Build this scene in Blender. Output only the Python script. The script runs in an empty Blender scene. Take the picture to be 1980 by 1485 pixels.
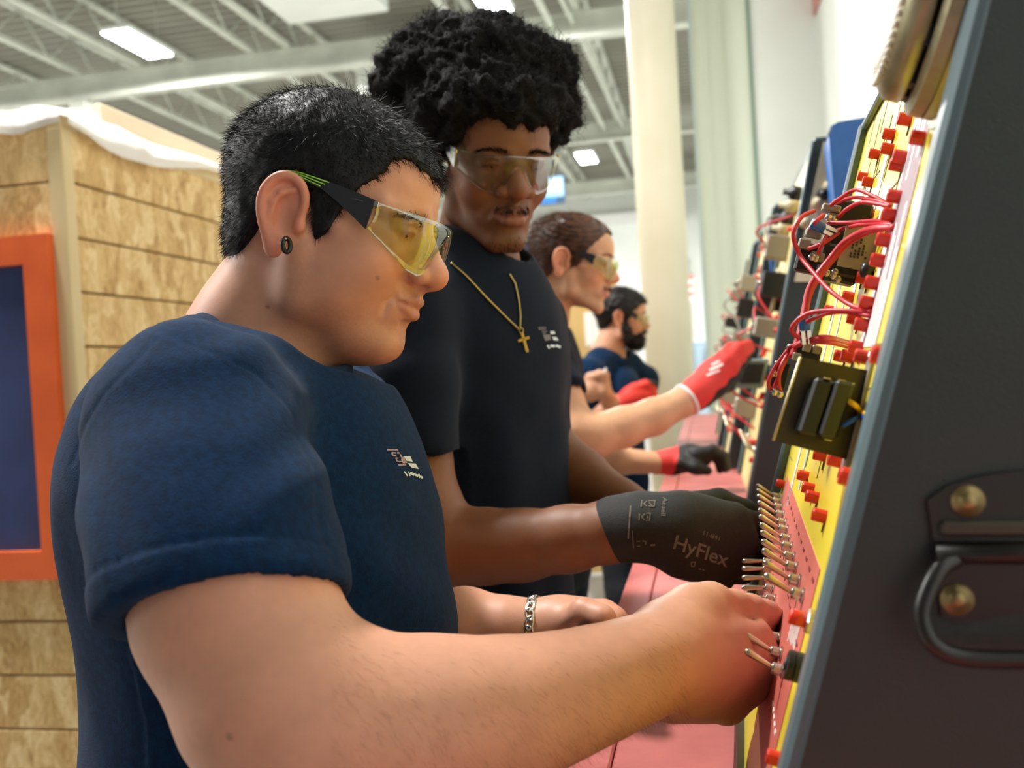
import bpy, bmesh, math, random
import numpy as np
from mathutils import Vector, Matrix
from mathutils.bvhtree import BVHTree

# ------------------------------------------------------------------ camera, world, exposure
SC = bpy.context.scene
COL = SC.collection
F = 1900.0; CX = 990.0; CY = 742.5
def _n(v):
    v = np.array(v, float); return v / np.linalg.norm(v)
# camera axes (x right, y up, z forward) of the room's axes: Y runs along the bench, Z is up
_Y = _n([(1367 - CX) / F, -(692 - CY) / F, 1.0])
_U = np.array([-0.058, 1.0, 0.0]); _U[2] = -(_U[0] * _Y[0] + _U[1] * _Y[1]) / _Y[2]; _U = _n(_U)
_X = np.cross(_U, _Y)           # left-handed camera frame: up x forward = right
R = np.array([_X, _Y, _U])      # world = R @ cam
CAMZ = 1.40
CAM = np.array([0, 0, CAMZ])
CR, CUP, CF = R[:, 0].copy(), R[:, 1].copy(), R[:, 2].copy()   # camera right / up / forward in the room
def P(px, py, d):
    return CAM + R @ np.array([(px - CX) / F * d, (CY - py) / F * d, d])
def ray(px, py):
    return R @ np.array([(px - CX) / F, (CY - py) / F, 1.0])
def hit_plane(px, py, p0, n):
    r = ray(px, py); t = np.dot(p0 - CAM, n) / np.dot(r, n); return CAM + r * t
def depth(p):
    return float(np.dot(np.array(p) - CAM, CF))
def proj(p):
    v = R.T @ (np.array(p) - CAM); return (CX + F * v[0] / v[2], CY - F * v[1] / v[2], v[2])

cam_d = bpy.data.cameras.new('camera'); cam = bpy.data.objects.new('camera', cam_d); COL.objects.link(cam)
M4 = Matrix.Identity(4)
for i in range(3):
    M4[i][0] = CR[i]; M4[i][1] = CUP[i]; M4[i][2] = -CF[i]; M4[i][3] = CAM[i]
cam.matrix_world = M4
cam_d.sensor_width = 36.0; cam_d.lens = 36.0 * F / 1980.0
cam_d.clip_start = 0.02; cam_d.clip_end = 200
cam_d.dof.use_dof = True; cam_d.dof.focus_distance = 0.86; cam_d.dof.aperture_fstop = 6.5
SC.camera = cam

w = bpy.data.worlds.new('world'); SC.world = w; w.use_nodes = True
w.node_tree.nodes['Background'].inputs[0].default_value = (0.93, 0.97, 1.0, 1)
w.node_tree.nodes['Background'].inputs[1].default_value = 0.13
SC.view_settings.view_transform = 'Standard'
SC.view_settings.look = 'None'
SC.view_settings.exposure = 0.08
SC.view_settings.gamma = 1.0
SC.view_settings.use_curve_mapping = False

# ------------------------------------------------------------------ materials
def lin(c):
    if isinstance(c, str):
        c = c.lstrip('#'); c = [int(c[i:i + 2], 16) / 255 for i in (0, 2, 4)]
        c = [x / 12.92 if x <= 0.04045 else ((x + 0.055) / 1.055) ** 2.4 for x in c]
    return (c[0], c[1], c[2], 1.0)
MATS = {}
def mat(name, col='#888888', rough=0.5, metal=0.0, col2=None, scale=20, detail=3, bump=0.0, bscale=None, stretch=None,
        spec=0.5, emit=None, estr=0.0, attr=None, sss=0.0, coat=0.0, sheen=0.0, lo=0.35, hi=0.65):
    if name in MATS: return MATS[name]
    m = bpy.data.materials.new(name); m.use_nodes = True; MATS[name] = m
    nt = m.node_tree; N = nt.nodes; L = nt.links; b = N['Principled BSDF']
    b.inputs['Roughness'].default_value = rough; b.inputs['Metallic'].default_value = metal
    b.inputs['Specular IOR Level'].default_value = spec
    b.inputs['Base Color'].default_value = lin(col)
    b.inputs['Coat Weight'].default_value = coat
    b.inputs['Sheen Weight'].default_value = sheen
    if sss > 0:
        b.inputs['Subsurface Weight'].default_value = sss
        b.inputs['Subsurface Radius'].default_value = (1.0, 0.35, 0.18)
        b.inputs['Subsurface Scale'].default_value = 0.006
    if emit:
        b.inputs['Emission Color'].default_value = lin(emit); b.inputs['Emission Strength'].default_value = estr
    vec = None
    def coords():
        nonlocal vec
        if vec is None:
            tc = N.new('ShaderNodeTexCoord'); mp = N.new('ShaderNodeMapping')
            if stretch: mp.inputs['Scale'].default_value = stretch
            L.new(tc.outputs['Object'], mp.inputs['Vector']); vec = mp.outputs['Vector']
        return vec
    base = None
    if attr:
        a = N.new('ShaderNodeAttribute'); a.attribute_name = attr; base = a.outputs['Color']
    if col2 is not None:
        nz = N.new('ShaderNodeTexNoise'); nz.inputs['Scale'].default_value = scale; nz.inputs['Detail'].default_value = detail
        L.new(coords(), nz.inputs['Vector'])
        r = N.new('ShaderNodeMapRange'); r.inputs[1].default_value = lo; r.inputs[2].default_value = hi
        L.new(nz.outputs['Fac'], r.inputs[0])
        mx = N.new('ShaderNodeMix'); mx.data_type = 'RGBA'
        L.new(r.outputs[0], mx.inputs[0])
        if base is None:
            mx.inputs[6].default_value = lin(col)
            mx.inputs[7].default_value = lin(col2)
        else:
            mx.blend_type = 'MULTIPLY'; L.new(base, mx.inputs[6]); mx.inputs[7].default_value = lin(col2)
        base = mx.outputs[2]
    if base is not None: L.new(base, b.inputs['Base Color'])
    if bump > 0:
        nb = N.new('ShaderNodeTexNoise'); nb.inputs['Scale'].default_value = bscale or scale * 4; nb.inputs['Detail'].default_value = 4
        L.new(coords(), nb.inputs['Vector'])
        bp = N.new('ShaderNodeBump'); bp.inputs['Strength'].default_value = bump; bp.inputs['Distance'].default_value = 0.002
        L.new(nb.outputs['Fac'], bp.inputs['Height']); L.new(bp.outputs[0], b.inputs['Normal'])
    return m

def clear_mat(name, tint='#f4f6ee', rough=0.03, amount=0.10):
    """thin clear plastic: see-through with a fresnel sheen"""
    m = bpy.data.materials.new(name); m.use_nodes = True; nt = m.node_tree; N = nt.nodes; L = nt.links
    N.remove(N['Principled BSDF']); o = N['Material Output']
    t = N.new('ShaderNodeBsdfTransparent'); t.inputs[0].default_value = lin(tint)
    g = N.new('ShaderNodeBsdfGlossy'); g.inputs['Roughness'].default_value = rough
    lw = N.new('ShaderNodeLayerWeight'); lw.inputs[0].default_value = 0.35
    mm = N.new('ShaderNodeMath'); mm.operation = 'MULTIPLY_ADD'; mm.inputs[1].default_value = 0.17 + amount * .35; mm.inputs[2].default_value = amount * 0.12
    mx = N.new('ShaderNodeMixShader'); L.new(lw.outputs['Fresnel'], mm.inputs[0]); L.new(mm.outputs[0], mx.inputs[0])
    L.new(t.outputs[0], mx.inputs[1]); L.new(g.outputs[0], mx.inputs[2]); L.new(mx.outputs[0], o.inputs[0])
    return m

# ------------------------------------------------------------------ object helpers
def put(o, parent=None):
    COL.objects.link(o)
    if parent is not None:
        o.parent = parent
        o.matrix_parent_inverse = Matrix.Translation(-Vector(parent.location)) if parent.type == 'EMPTY' else Matrix.Identity(4)
    return o
def tag(o, label=None, cat=None, group=None, kind=None):
    if label: o['label'] = label
    if cat: o['category'] = cat
    if group: o['group'] = group
    if kind: o['kind'] = kind
    return o
def thing(name, label, cat, loc=(0, 0, 0), group=None):
    o = bpy.data.objects.new(name, None); o.location = Vector([float(x) for x in loc]); o.empty_display_size = 0.05
    COL.objects.link(o); return tag(o, label, cat, group)
class MB:
    """collects verts / faces in room coordinates"""
    def __init__(s): s.v = []; s.f = []; s.sm = []
    def add(s, vs, fs, smooth=False):
        o = len(s.v); s.v.extend([tuple(float(c) for c in v) for v in vs]); s.f.extend([tuple(i + o for i in f) for f in fs]); s.sm.extend([smooth] * len(fs)); return s
    def box(s, c, a, b, d, bev=0.0):
        """centre, three half-axis vectors"""
        c, a, b, d = [np.array(x, float) for x in (c, a, b, d)]
        if bev > 0:
            la, lb, ld = [np.linalg.norm(x) for x in (a, b, d)]
            e = min(bev, la * .9, lb * .9, ld * .9)
            V = []; 
            for sx in (-1, 1):
                for sy in (-1, 1):
                    for sz in (-1, 1):
                        p = c + a * sx + b * sy + d * sz
                        V.append(p - a / la * e * sx - b / lb * e * sy); V.append(p - a / la * e * sx - d / ld * e * sz); V.append(p - b / lb * e * sy - d / ld * e * sz)
            bm = bmesh.new()
            for v in V: bm.verts.new(v)
            bmesh.ops.convex_hull(bm, input=bm.verts)
            bmesh.ops.dissolve_limit(bm, angle_limit=0.01, verts=bm.verts, edges=bm.edges)
            bm.verts.index_update()
            s.add([v.co for v in bm.verts], [[v.index for v in f.verts] for f in bm.faces]); bm.free(); return s
        V = [c + a * i + b * j + d * k for k in (-1, 1) for j in (-1, 1) for i in (-1, 1)]
        fl = np.dot(np.cross(a, b), d) < 0
        Fs = [(0, 2, 3, 1), (4, 5, 7, 6), (0, 1, 5, 4), (2, 6, 7, 3), (0, 4, 6, 2), (1, 3, 7, 5)]
        if fl: Fs = [f[::-1] for f in Fs]
        return s.add(V, Fs)
    def abox(s, x0, x1, y0, y1, z0, z1, bev=0.0):
        return s.box(((x0 + x1) / 2, (y0 + y1) / 2, (z0 + z1) / 2), ((x1 - x0) / 2, 0, 0), (0, (y1 - y0) / 2, 0), (0, 0, (z1 - z0) / 2), bev)
    def lathe(s, c, ax, prof, n=16, up=None, smooth=True):
        """profile of (distance along ax, radius)"""
        c = np.array(c, float); ax = _n(ax); t = _n(np.cross(ax, [0.3, 0.1, 0.9] if abs(ax[2]) < .9 else [1, 0, 0])); u = np.cross(ax, t)
        V = []; Fs = []
        for (h, r) in prof:
            for i in range(n):
                an = 2 * math.pi * i / n; V.append(c + ax * h + (t * math.cos(an) + u * math.sin(an)) * r)
        m = len(prof)
        for j in range(m - 1):
            for i in range(n):
                k = (i + 1) % n; Fs.append((j * n + i, j * n + k, (j + 1) * n + k, (j + 1) * n + i))
        Fs.append(tuple(range(n))[::-1]); Fs.append(tuple((m - 1) * n + i for i in range(n)))
        return s.add(V, Fs, smooth)
    def tube(s, pts, r, n=8, close=False):
        pts = [np.array(p, float) for p in pts]; m = len(pts); V = []; Fs = []
        rs = r if hasattr(r, '__len__') else [r] * m
        prev = None
        for j in range(m):
            if close: t = _n(pts[(j + 1) % m] - pts[j - 1])
            else: t = _n(pts[min(j + 1, m - 1)] - pts[max(j - 1, 0)])
            if prev is None: a = np.cross(t, [0.2, 0.31, 0.93]); a = a if np.linalg.norm(a) > .1 else np.cross(t, [1, 0, 0]); a = _n(a)
            else: a = _n(prev - t * np.dot(prev, t))
            prev = a; b = np.cross(t, a)
            for i in range(n):
                an = 2 * math.pi * i / n; V.append(pts[j] + (a * math.cos(an) + b * math.sin(an)) * rs[j])
        for j in range(m if close else m - 1):
            for i in range(n):
                k = (i + 1) % n; j2 = (j + 1) % m; Fs.append((j * n + i, j * n + k, j2 * n + k, j2 * n + i))
        if not close: Fs.append(tuple(range(n))[::-1]); Fs.append(tuple((m - 1) * n + i for i in range(n)))
        return s.add(V, Fs, True)
    def prism(s, poly, d):
        """polygon (3-D points) extruded by vector d"""
        poly = [np.array(p, float) for p in poly]; d = np.array(d, float); n = len(poly)
        nn = np.zeros(3)
        for i in range(n): nn += np.cross(poly[i], poly[(i + 1) % n])
        if np.dot(nn, d) > 0: poly = poly[::-1]
        V = poly + [p + d for p in poly]
        return s.add(V, [tuple(range(n)), tuple(range(2 * n - 1, n - 1, -1))] + [(i, i + n, (i + 1) % n + n, (i + 1) % n) for i in range(n)])
    def build(s, name, m, parent=None, label=None):
        if parent is not None and parent.type == 'EMPTY': org = np.array(parent.location)
        elif parent is not None: org = np.array(parent.get('_org', (0, 0, 0)))
        else: org = np.mean(np.array(s.v), axis=0)
        me = bpy.data.meshes.new(name); me.from_pydata([tuple(np.array(v) - org) for v in s.v], [], s.f)
        me.polygons.foreach_set('use_smooth', np.array(s.sm, bool)); me.materials.append(m); me.update()
        o = bpy.data.objects.new(name, me); COL.objects.link(o)
        if parent is None: o.location = Vector(org)
        else: o.parent = parent
        o['_org'] = tuple(float(x) for x in org)
        if label: o['label'] = label
        return o
def bez(pts, n=8):
    """Catmull-Rom through points"""
    pts = [np.array(p, float) for p in pts]; q = [2 * pts[0] - pts[1]] + pts + [2 * pts[-1] - pts[-2]]; out = []
    for i in range(1, len(q) - 2):
        a, b, c, d = q[i - 1:i + 3]
        for k in range(n):
            t = k / n; out.append(.5 * (2 * b + (c - a) * t + (2 * a - 5 * b + 4 * c - d) * t * t + (3 * b - a - 3 * c + d) * t ** 3))
    out.append(pts[-1]); return out
rng = random.Random(7)
# ------------------------------------------------------------------ room shell
m_deck = mat('deck_metal', '#a2a196', 0.6, col2='#8f8d80', scale=0.6)
m_steel = mat('painted_steel', '#d9ddd2', 0.5, col2='#c4c8bd', scale=2)
m_white = mat('white_paint', '#f7fbf7', 0.6, col2='#f0f5f0', scale=1.2)
m_wallg = mat('pale_green_paint', '#e8f0e0', 0.6, col2='#dde6d4', scale=0.8, stretch=(3, 3, .2))
m_cream = mat('cream_paint', '#efe9d2', 0.5, col2='#e6dfc4', scale=1.5)
m_floor = mat('grey_concrete', '#8d8b85', 0.5, col2='#7c7a74', scale=3, bump=.1)
def struct(name, mb, m, parent=None, label=None):
    o = mb.build(name, m, parent, label); 
    if parent is None: o['kind'] = 'structure'
    return o
struct('floor', MB().abox(-16, 1.35, -6, 30, -.1, 0), m_floor, label='grey concrete workshop floor')
struct('wall_right', MB().abox(1.15, 1.35, -6, 30, 0, 7), m_white, label='tall white wall behind the trainer consoles')
wp = struct('wall_partition', MB().abox(.56, 1.15, 9.5, 9.62, 0, 7), m_white, label='white partition panel beyond the consoles')
MB().abox(.02, .53, 9.5, 9.62, 0, 7).build('green_panel', m_wallg, wp)
MB().abox(.53, .56, 9.47, 9.62, 0, 7).build('joint_trim', mat('greenish_trim', '#7f9a86', .5), wp)
MB().abox(-.005, .02, 9.48, 9.64, 0, 7).build('edge_trim', mat('pale_blue_trim', '#c9d8d8', .5), wp)
for X in (.16, .30): MB().abox(X, X + .012, 9.493, 9.5, 0, 7).build('panel_joint', m_wallg, wp)
fw = struct('wall_back', MB().abox(-16, 1.35, 30, 30.3, 0, 7.2), m_white, label='white far wall of the workshop')
for (z, h) in ((3.45, .7), (5.6, .3)):
    MB().abox(-16, -.4, 29.7, 30, z, z + h).build('wall_band', mat('bright_white', '#ffffff', .6), fw)
struct('wall_left', MB().abox(-16.3, -16, -6, 30, 0, 7.2), m_white, label='white side wall of the workshop')

# corrugated roof deck
c = MB(); zc = 7.0; y = -6.0; prof = []
while y < 30:
    prof += [(y, zc), (y + .09, zc), (y + .12, zc + .06), (y + .21, zc + .06)]; y += .24
V = []; Fc = []
for (yy, zz) in prof: V += [(-16, yy, zz), (1.3, yy, zz)]
for i in range(len(prof) - 1): Fc.append((2 * i, 2 * i + 1, 2 * i + 3, 2 * i + 2))
c.add(V, Fc); struct('ceiling', c, m_deck, label='grey corrugated metal roof deck')

# open-web joists along Y, girders along X
def joist(x):
    t = thing('bar_joist', 'pale open-web roof joist at X', 'joist', (x, 12, 6.4), 'open-web roof joists')
    MB().abox(x - .05, x + .05, -6, 29.9, 6.40, 6.46).build('bottom_chord', m_steel, t)
    MB().abox(x - .05, x + .05, -6, 29.9, 6.93, 6.99).build('top_chord', m_steel, t)
    wb = MB(); yy = -6.0; up = True
    while yy < 28.9:
        a, b = (6.43, 6.96) if up else (6.96, 6.43)
        wb.tube([(x, yy, a), (x, yy + .6, b)], .018, 5); yy += .6; up = not up
    wb.build('web', m_steel, t); return t
names = ['leftmost roof joist, over the far left of the chipboard booth', 'roof joist left of the bright lamp above the booth', 'roof joist running past the bright lamp above the booth',
         'roof joist right of the bright lamp above the booth', 'roof joist above the short haired man', 'roof joist left of the big round hairstyle', 'roof joist behind the big round hairstyle', 'roof joist just left of the cream column top']
for i, x in enumerate((-13.2, -11.3, -9.4, -8.35, -6.5, -5.9, -3.3, -1.55)):
    joist(x)['label'] = 'pale open-web ' + names[i]
gl = ['nearer', 'middle', 'farthest']
for i, yy in enumerate((14.0, 20.5, 27.0)):
    t = thing('roof_girder', 'pale steel girder crossing under the joists, %s of three' % gl[i], 'girder', (-6, yy, 6.0), 'roof girders')
    MB().abox(-16, 1.1, yy - .1, yy + .1, 6.02, 6.06).build('flange', m_steel, t)
    MB().abox(-16, 1.1, yy - .02, yy + .02, 6.06, 6.36).build('web', m_steel, t)
    MB().abox(-16, 1.1, yy - .1, yy + .1, 6.36, 6.40).build('flange', m_steel, t)
# post under the girder, left
st = thing('steel_post', 'pale square steel post rising behind the chipboard booth', 'post', (-9.45, 14, 0))
MB().abox(-9.58, -9.32, 13.87, 14.13, .03, 6.0).build('shaft', m_steel, st); MB().abox(-9.7, -9.2, 13.75, 14.25, 0, .03).build('base_plate', m_steel, st)

# fixtures
m_lamp = mat('lamp_lens', '#ffffff', .4, emit='#f4fbff', estr=14)
m_case = mat('lamp_case', '#e8ece8', .4)
LAMPS = {(-7.5, 12.5): 'bright lamp above the chipboard booth', (-2.5, 12.5): 'bright lamp straight above the big round hairstyle', (-2.5, 22.9): 'distant bright lamp left of the cream column'}
def lamp(x, y, label):
    t = thing('high_bay_lamp', label, 'lamp', (x, y, 6.2), 'high bay lamps')
    MB().abox(x - .22, x + .22, y - .6, y + .6, 6.215, 6.30, .03).build('housing', m_case, t)
    MB().abox(x - .19, x + .19, y - .56, y + .56, 6.195, 6.214).build('lens', m_lamp, t)
    for s in (-.5, .5): MB().tube([(x, y + s, 6.3), (x, y + s, 7.03)], .008, 5).build('hanger', m_steel, t)
    l = bpy.data.lights.new('lamp_light', 'AREA'); l.shape = 'RECTANGLE'; l.size = .4; l.size_y = 1.15; l.energy = 540 if y < 8 else 600; l.color = (1.0, .97, .93)
    o = bpy.data.objects.new('lamp_light', l); COL.objects.link(o); o.parent = t; o.location = (0, 0, -.03)
for (x, y), lb in LAMPS.items(): lamp(x, y, 'rectangular high bay ' + lb)
for (x, y) in ((-2.5, 2.2), (-7.5, 2.2), (-12.5, 12.5), (-12.5, 2.2), (-7.5, 22.9), (-12.5, 22.9)):
    lamp(x, y, 'rectangular high bay lamp in the ceiling rows out of view')

# suspended white ducts
for (x0, x1, y0, y1, z0, z1, lb) in ((-5.6, -4.1, 12.2, 13.3, 6.5, 6.85, 'white suspended duct box at the top edge of the picture'), (-5.1, -3.5, 14.6, 15.6, 5.78, 6.45, 'white suspended duct box beside the big round hairstyle')):
    t = thing('duct_box', lb, 'duct', ((x0 + x1) / 2, (y0 + y1) / 2, z0), 'white ducts')
    MB().abox(x0, x1, y0, y1, z0, z1, .02).build('casing', m_white, t)
    MB().abox(x0 - .02, x1 + .02, y0 - .02, y1 + .02, z1 - .1, z1 - .05).build('flange', m_steel, t)
    for s in (x0 + .2, x1 - .2): MB().tube([(s, y0 + .3, z1), (s, y0 + .3, 7.0)], .01, 5).build('hanger', m_steel, t)
# sprinkler pipes right of the hair
for (x0, y0, x1, y1, r, lb) in ((-2.0, 8, -1.75, 26, .05, 'white pipe running under the deck left of the cream column'), (-1.75, 8.5, -1.3, 26, .035, 'thin white pipe beside the larger one left of the cream column')):
    t = thing('ceiling_pipe', lb, 'pipe', (x0, y0, 6.3), 'ceiling pipes')
    pp = [(x0 + (x1 - x0) * k / 10, y0 + (y1 - y0) * k / 10, 6.25) for k in range(11)]
    MB().tube(pp, r, 8).build('pipe_run', m_steel, t)
    for k in (2, 5, 8): MB().tube([np.array(pp[k]) - (0, .05, 0), np.array(pp[k]) + (0, .05, 0)], r * 1.3, 8).build('coupling', m_steel, t)

# cream column
cx, cy = -.31, 8.3
t = thing('round_column', 'tall round cream column rising behind the working men', 'column', (cx, cy, 0))
MB().lathe((cx, cy, 0), (0, 0, 1), [(0, .2), (7, .2)], 40).build('shaft', m_cream, t)
MB().lathe((cx, cy, 0), (0, 0, 1), [(0, .26), (.25, .26), (.28, .205)], 40).build('base_collar', m_cream, t)

# far-wall things
t = thing('hanging_screen', 'bright blue and white screen hung above the brown haired man', 'screen', P(1066, 368, 20)); c0 = P(1066, 368, 20)
MB().box(c0, (.28, 0, 0), (0, .04, 0), (0, 0, .29)).build('casing', mat('screen_case', '#4b6f93', .4), t)
MB().box(c0 + (.02, -.05, .06), (.24, 0, 0), (0, .005, 0), (0, 0, .2)).build('display', mat('screen_glow', '#9cc8ee', .3, emit='#a9d2f5', estr=1.1), t)
MB().box(c0 + (.08, -.06, .1), (.14, 0, 0), (0, .005, 0), (0, 0, .1)).build('display_window', mat('screen_window', '#e8f4ff', .3, emit='#e8f4ff', estr=1.2), t)
MB().box(c0 + (-.06, -.06, -.2), (.16, 0, 0), (0, .005, 0), (0, 0, .06)).build('display_bar', mat('screen_bar', '#2c7fd0', .3, emit='#2c7fd0', estr=.8), t)
for s in (-.2, .2): MB().tube([c0 + (s, 0, .29), np.array([c0[0] + s, c0[1], 7.0])], .012, 5).build('hanger', m_steel, t)
c0 = P(985, 500, 12)
t = thing('blue_banner', 'blue banner behind the neck of the man with round hair', 'banner', c0)
MB().box(c0, (.35, 0, 0), (0, .02, 0), (0, 0, .16)).build('cloth', mat('banner_blue', '#2f8fd8', .6), t)
MB().box(c0 + (0.1, -.025, -.02), (.2, 0, 0), (0, .005, 0), (0, 0, .05)).build('print_patch', mat('banner_pale', '#a9d8f2', .6), t)
MB().tube([c0 + (-.35, 0, .17), c0 + (.35, 0, .17)], .015, 6).build('rail', m_steel, t)
for s in (-.3, .3): MB().tube([c0 + (s, 0, -.15), np.array([c0[0] + s, c0[1], 0])], .015, 6).build('post', m_steel, t)
# cupboard / door at the back right of the column
d0 = struct('door_1', MB().abox(-.83, -.40, 29.9, 29.99, 0, 4.25), mat('door_white', '#e9ece6', .5), label='white door at the far end past the column')
MB().abox(-.83, -.40, 29.85, 29.9, 4.25, 4.40).build('door_head', mat('door_head_grey', '#b8bdb0', .5), d0)  # door head in a greyer tone than the door
MB().abox(-.87, -.83, 29.85, 29.9, 0, 4.40).build('door_jamb', m_steel, d0)
MB().lathe((-.45, 29.86, 3.3), (0, -1, 0), [(0, .12), (.03, .12), (.05, .03), (.1, .03)], 12).build('door_handle', m_steel, d0)
c0 = P(1345, 705, 16)
t = thing('metal_cabinet', 'grey blue metal cabinet standing past the column', 'cabinet', (c0[0], c0[1], 0))
zt = c0[2] + .36
MB().abox(c0[0] - .2, c0[0] + .2, c0[1], c0[1] + .5, 0, zt).build('body', mat('cabinet_blue', '#8fa6b8', .45), t)
for s in (-1, 1): MB().abox(c0[0] + .1 * s - .09, c0[0] + .1 * s + .09, c0[1] - .02, c0[1], .1, zt - .05).build('door', mat('cabinet_blue2', '#9db3c3', .45), t)
MB().tube([(c0[0] + .18, c0[1] - .05, zt - .1), (c0[0] + .12, c0[1] - .06, zt - .5), (c0[0] + .2, c0[1] - .05, zt - .8)], .02, 6).build('hose', mat('hose_grey', '#6d7f86', .5), t)
# flag on a stick
c0 = P(1325, 568, 16)
t = thing('small_flag', 'small red and white striped flag past the column', 'flag', c0)
for k in range(6):
    z = .21 - k * .07
    MB().prism([c0 + (-.13 + .03 * math.sin(k), 0, z), c0 + (.13 + .02 * math.sin(k + 1), -.03, z + .1), c0 + (.13 + .02 * math.sin(k + 2), -.03, z + .03), c0 + (-.13 + .03 * math.sin(k + 1), 0, z - .07)], (0, .01, 0)).build('stripe', mat('flag_red', '#c9615c', .7) if k % 2 == 0 else mat('flag_white', '#f3eeee', .7), t)
MB().box(c0 + (-.08, -.02, .2), (.06, 0, .02), (0, .008, 0), (0, 0, .06)).build('canton', mat('flag_blue', '#5c6f9c', .7), t)
MB().tube([c0 + (-.14, .01, -.8), c0 + (-.14, .01, .35)], .012, 6).build('staff', m_steel, t)
# pink pennant on the right wall
c0 = hit_plane(1572, 20, np.array([1.15, 0, 0]), np.array([1., 0, 0]))
a = lambda px, py: hit_plane(px, py, np.array([1.146, 0, 0]), np.array([1., 0, 0]))
t = thing('pennant', 'dusty pink pennant hanging on the white wall', 'pennant', a(1575, 0))
MB().prism([a(1567, -60), a(1592, -60), a(1588, 0), a(1569, 50), a(1567, 0)], (-.02, 0, 0)).build('cloth', mat('pennant_pink', '#d99a94', .7), t)
MB().tube([a(1565, -60) - (.016, 0, 0), a(1594, -60) - (.016, 0, 0)], .01, 6).build('rod', m_steel, t)
# tan plywood sheet and papers behind the bearded man
c0 = P(1125, 640, 6.5)
t = thing('plywood_board', 'tan plywood board standing behind the bearded man', 'board', (c0[0], c0[1], 0))
MB().abox(c0[0] - .12, c0[0] + .24, c0[1], c0[1] + .03, .02, c0[2] + .32).build('sheet', mat('ply_tan', '#d3b477', .7, col2='#c4a364', scale=4, stretch=(1, 1, .3)), t)
for s in (-.1, .2): MB().abox(c0[0] + s - .02, c0[0] + s + .02, c0[1] + .03, c0[1] + .08, 0, c0[2] + .3).build('brace', mat('ply_tan2', '#c9aa70', .7), t)
MB().abox(c0[0] + .02, c0[0] + .16, c0[1] - .004, c0[1], c0[2] - .1, c0[2] + .12).build('paper', mat('paper_white', '#e9ebe4', .8), t)

# ------------------------------------------------------------------ chipboard booth
def osb():
    m = bpy.data.materials.new('chipboard_flakes'); m.use_nodes = True; nt = m.node_tree; N = nt.nodes; L = nt.links; b = N['Principled BSDF']
    tc = N.new('ShaderNodeTexCoord'); mp = N.new('ShaderNodeMapping'); mp.inputs['Scale'].default_value = (19, 19, 9)
    mp.inputs['Rotation'].default_value = (.45, .5, .3)
    oi = N.new('ShaderNodeObjectInfo'); ad = N.new('ShaderNodeVectorMath'); ad.operation = 'ADD'
    L.new(tc.outputs['Object'], ad.inputs[0]); L.new(oi.outputs['Random'], ad.inputs[1]); L.new(ad.outputs[0], mp.inputs[0])
    nz = N.new('ShaderNodeTexNoise'); nz.inputs['Scale'].default_value = 1.5; L.new(mp.outputs[0], nz.inputs[0])
    mx = N.new('ShaderNodeMix'); mx.data_type = 'VECTOR'; mx.inputs[0].default_value = .45; L.new(mp.outputs[0], mx.inputs[4]); L.new(nz.outputs['Color'], mx.inputs[5])
    v = N.new('ShaderNodeTexVoronoi'); v.inputs['Scale'].default_value = 2.2; L.new(mx.outputs[1], v.inputs['Vector'])
    n2 = N.new('ShaderNodeTexNoise'); n2.inputs['Scale'].default_value = 1.6; n2.inputs['Detail'].default_value = 6; n2.inputs['Distortion'].default_value = 2.5; L.new(mp.outputs[0], n2.inputs[0])
    sp = N.new('ShaderNodeSeparateColor'); L.new(v.outputs['Color'], sp.inputs[0])
    ma = N.new('ShaderNodeMath'); ma.operation = 'MULTIPLY_ADD'; ma.inputs[1].default_value = .34; L.new(sp.outputs[0], ma.inputs[0])
    m2 = N.new('ShaderNodeMath'); m2.operation = 'MULTIPLY'; m2.inputs[1].default_value = .8; L.new(n2.outputs['Fac'], m2.inputs[0]); L.new(m2.outputs[0], ma.inputs[2])
    cr = N.new('ShaderNodeValToRGB'); e = cr.color_ramp.elements
    e[0].position = .15; e[0].color = lin('#8a6436'); e[1].position = .85; e[1].color = lin('#f0d7a4')
    k = e.new(.38); k.color = lin('#bd9558'); k = e.new(.6); k.color = lin('#dab679')
    L.new(ma.outputs[0], cr.inputs[0]); L.new(cr.outputs[0], b.inputs['Base Color']); b.inputs['Roughness'].default_value = .6
    bp = N.new('ShaderNodeBump'); bp.inputs['Strength'].default_value = .25; bp.inputs['Distance'].default_value = .003; L.new(ma.outputs[0], bp.inputs['Height']); L.new(bp.outputs[0], b.inputs['Normal'])
    return m
m_osb = osb(); m_lum = mat('pale_lumber', '#dcc79a', .6, col2='#cdb583', scale=3, stretch=(1, 1, .15))
BX, BY, BZ = -1.83, 2.6, 2.19
booth = thing('chipboard_booth', 'tan chipboard booth with lapped boards and plastic film over its top', 'booth', (BX - 1.2, BY + 2, 0))
ph = .1635; z = 1.40 + .0
seam0 = P(125, 1207, 2.9)[2]
zs = [seam0 + k * ph for k in range(-8, 12)]
for k in range(len(zs) - 1):
    z0, z1 = max(zs[k] + .003, 0), min(zs[k + 1] - .003, BZ)
    if z1 - z0 < .03: continue
    MB().abox(BX - 2.4, BX - .04, BY, BY + .022, z0, z1, .003).build('plank', m_osb, booth)
    MB().abox(BX - .022, BX, BY + .045, BY + 5.5, z0, z1, .003).build('plank', m_osb, booth)
MB().abox(BX - 2.4, BX - .05, BY + .025, BY + .06, 0, BZ - .02).build('backing', mat('booth_dark', '#4c3a22', .8), booth)
MB().abox(BX - .06, BX - .025, BY + .06, BY + 5.5, 0, BZ - .02).build('backing', mat('booth_dark', '#4c3a22', .8), booth)
MB().abox(BX - .045, BX + .006, BY - .006, BY + .045, 0, BZ, .003).build('corner_post', m_lum, booth)
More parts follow.
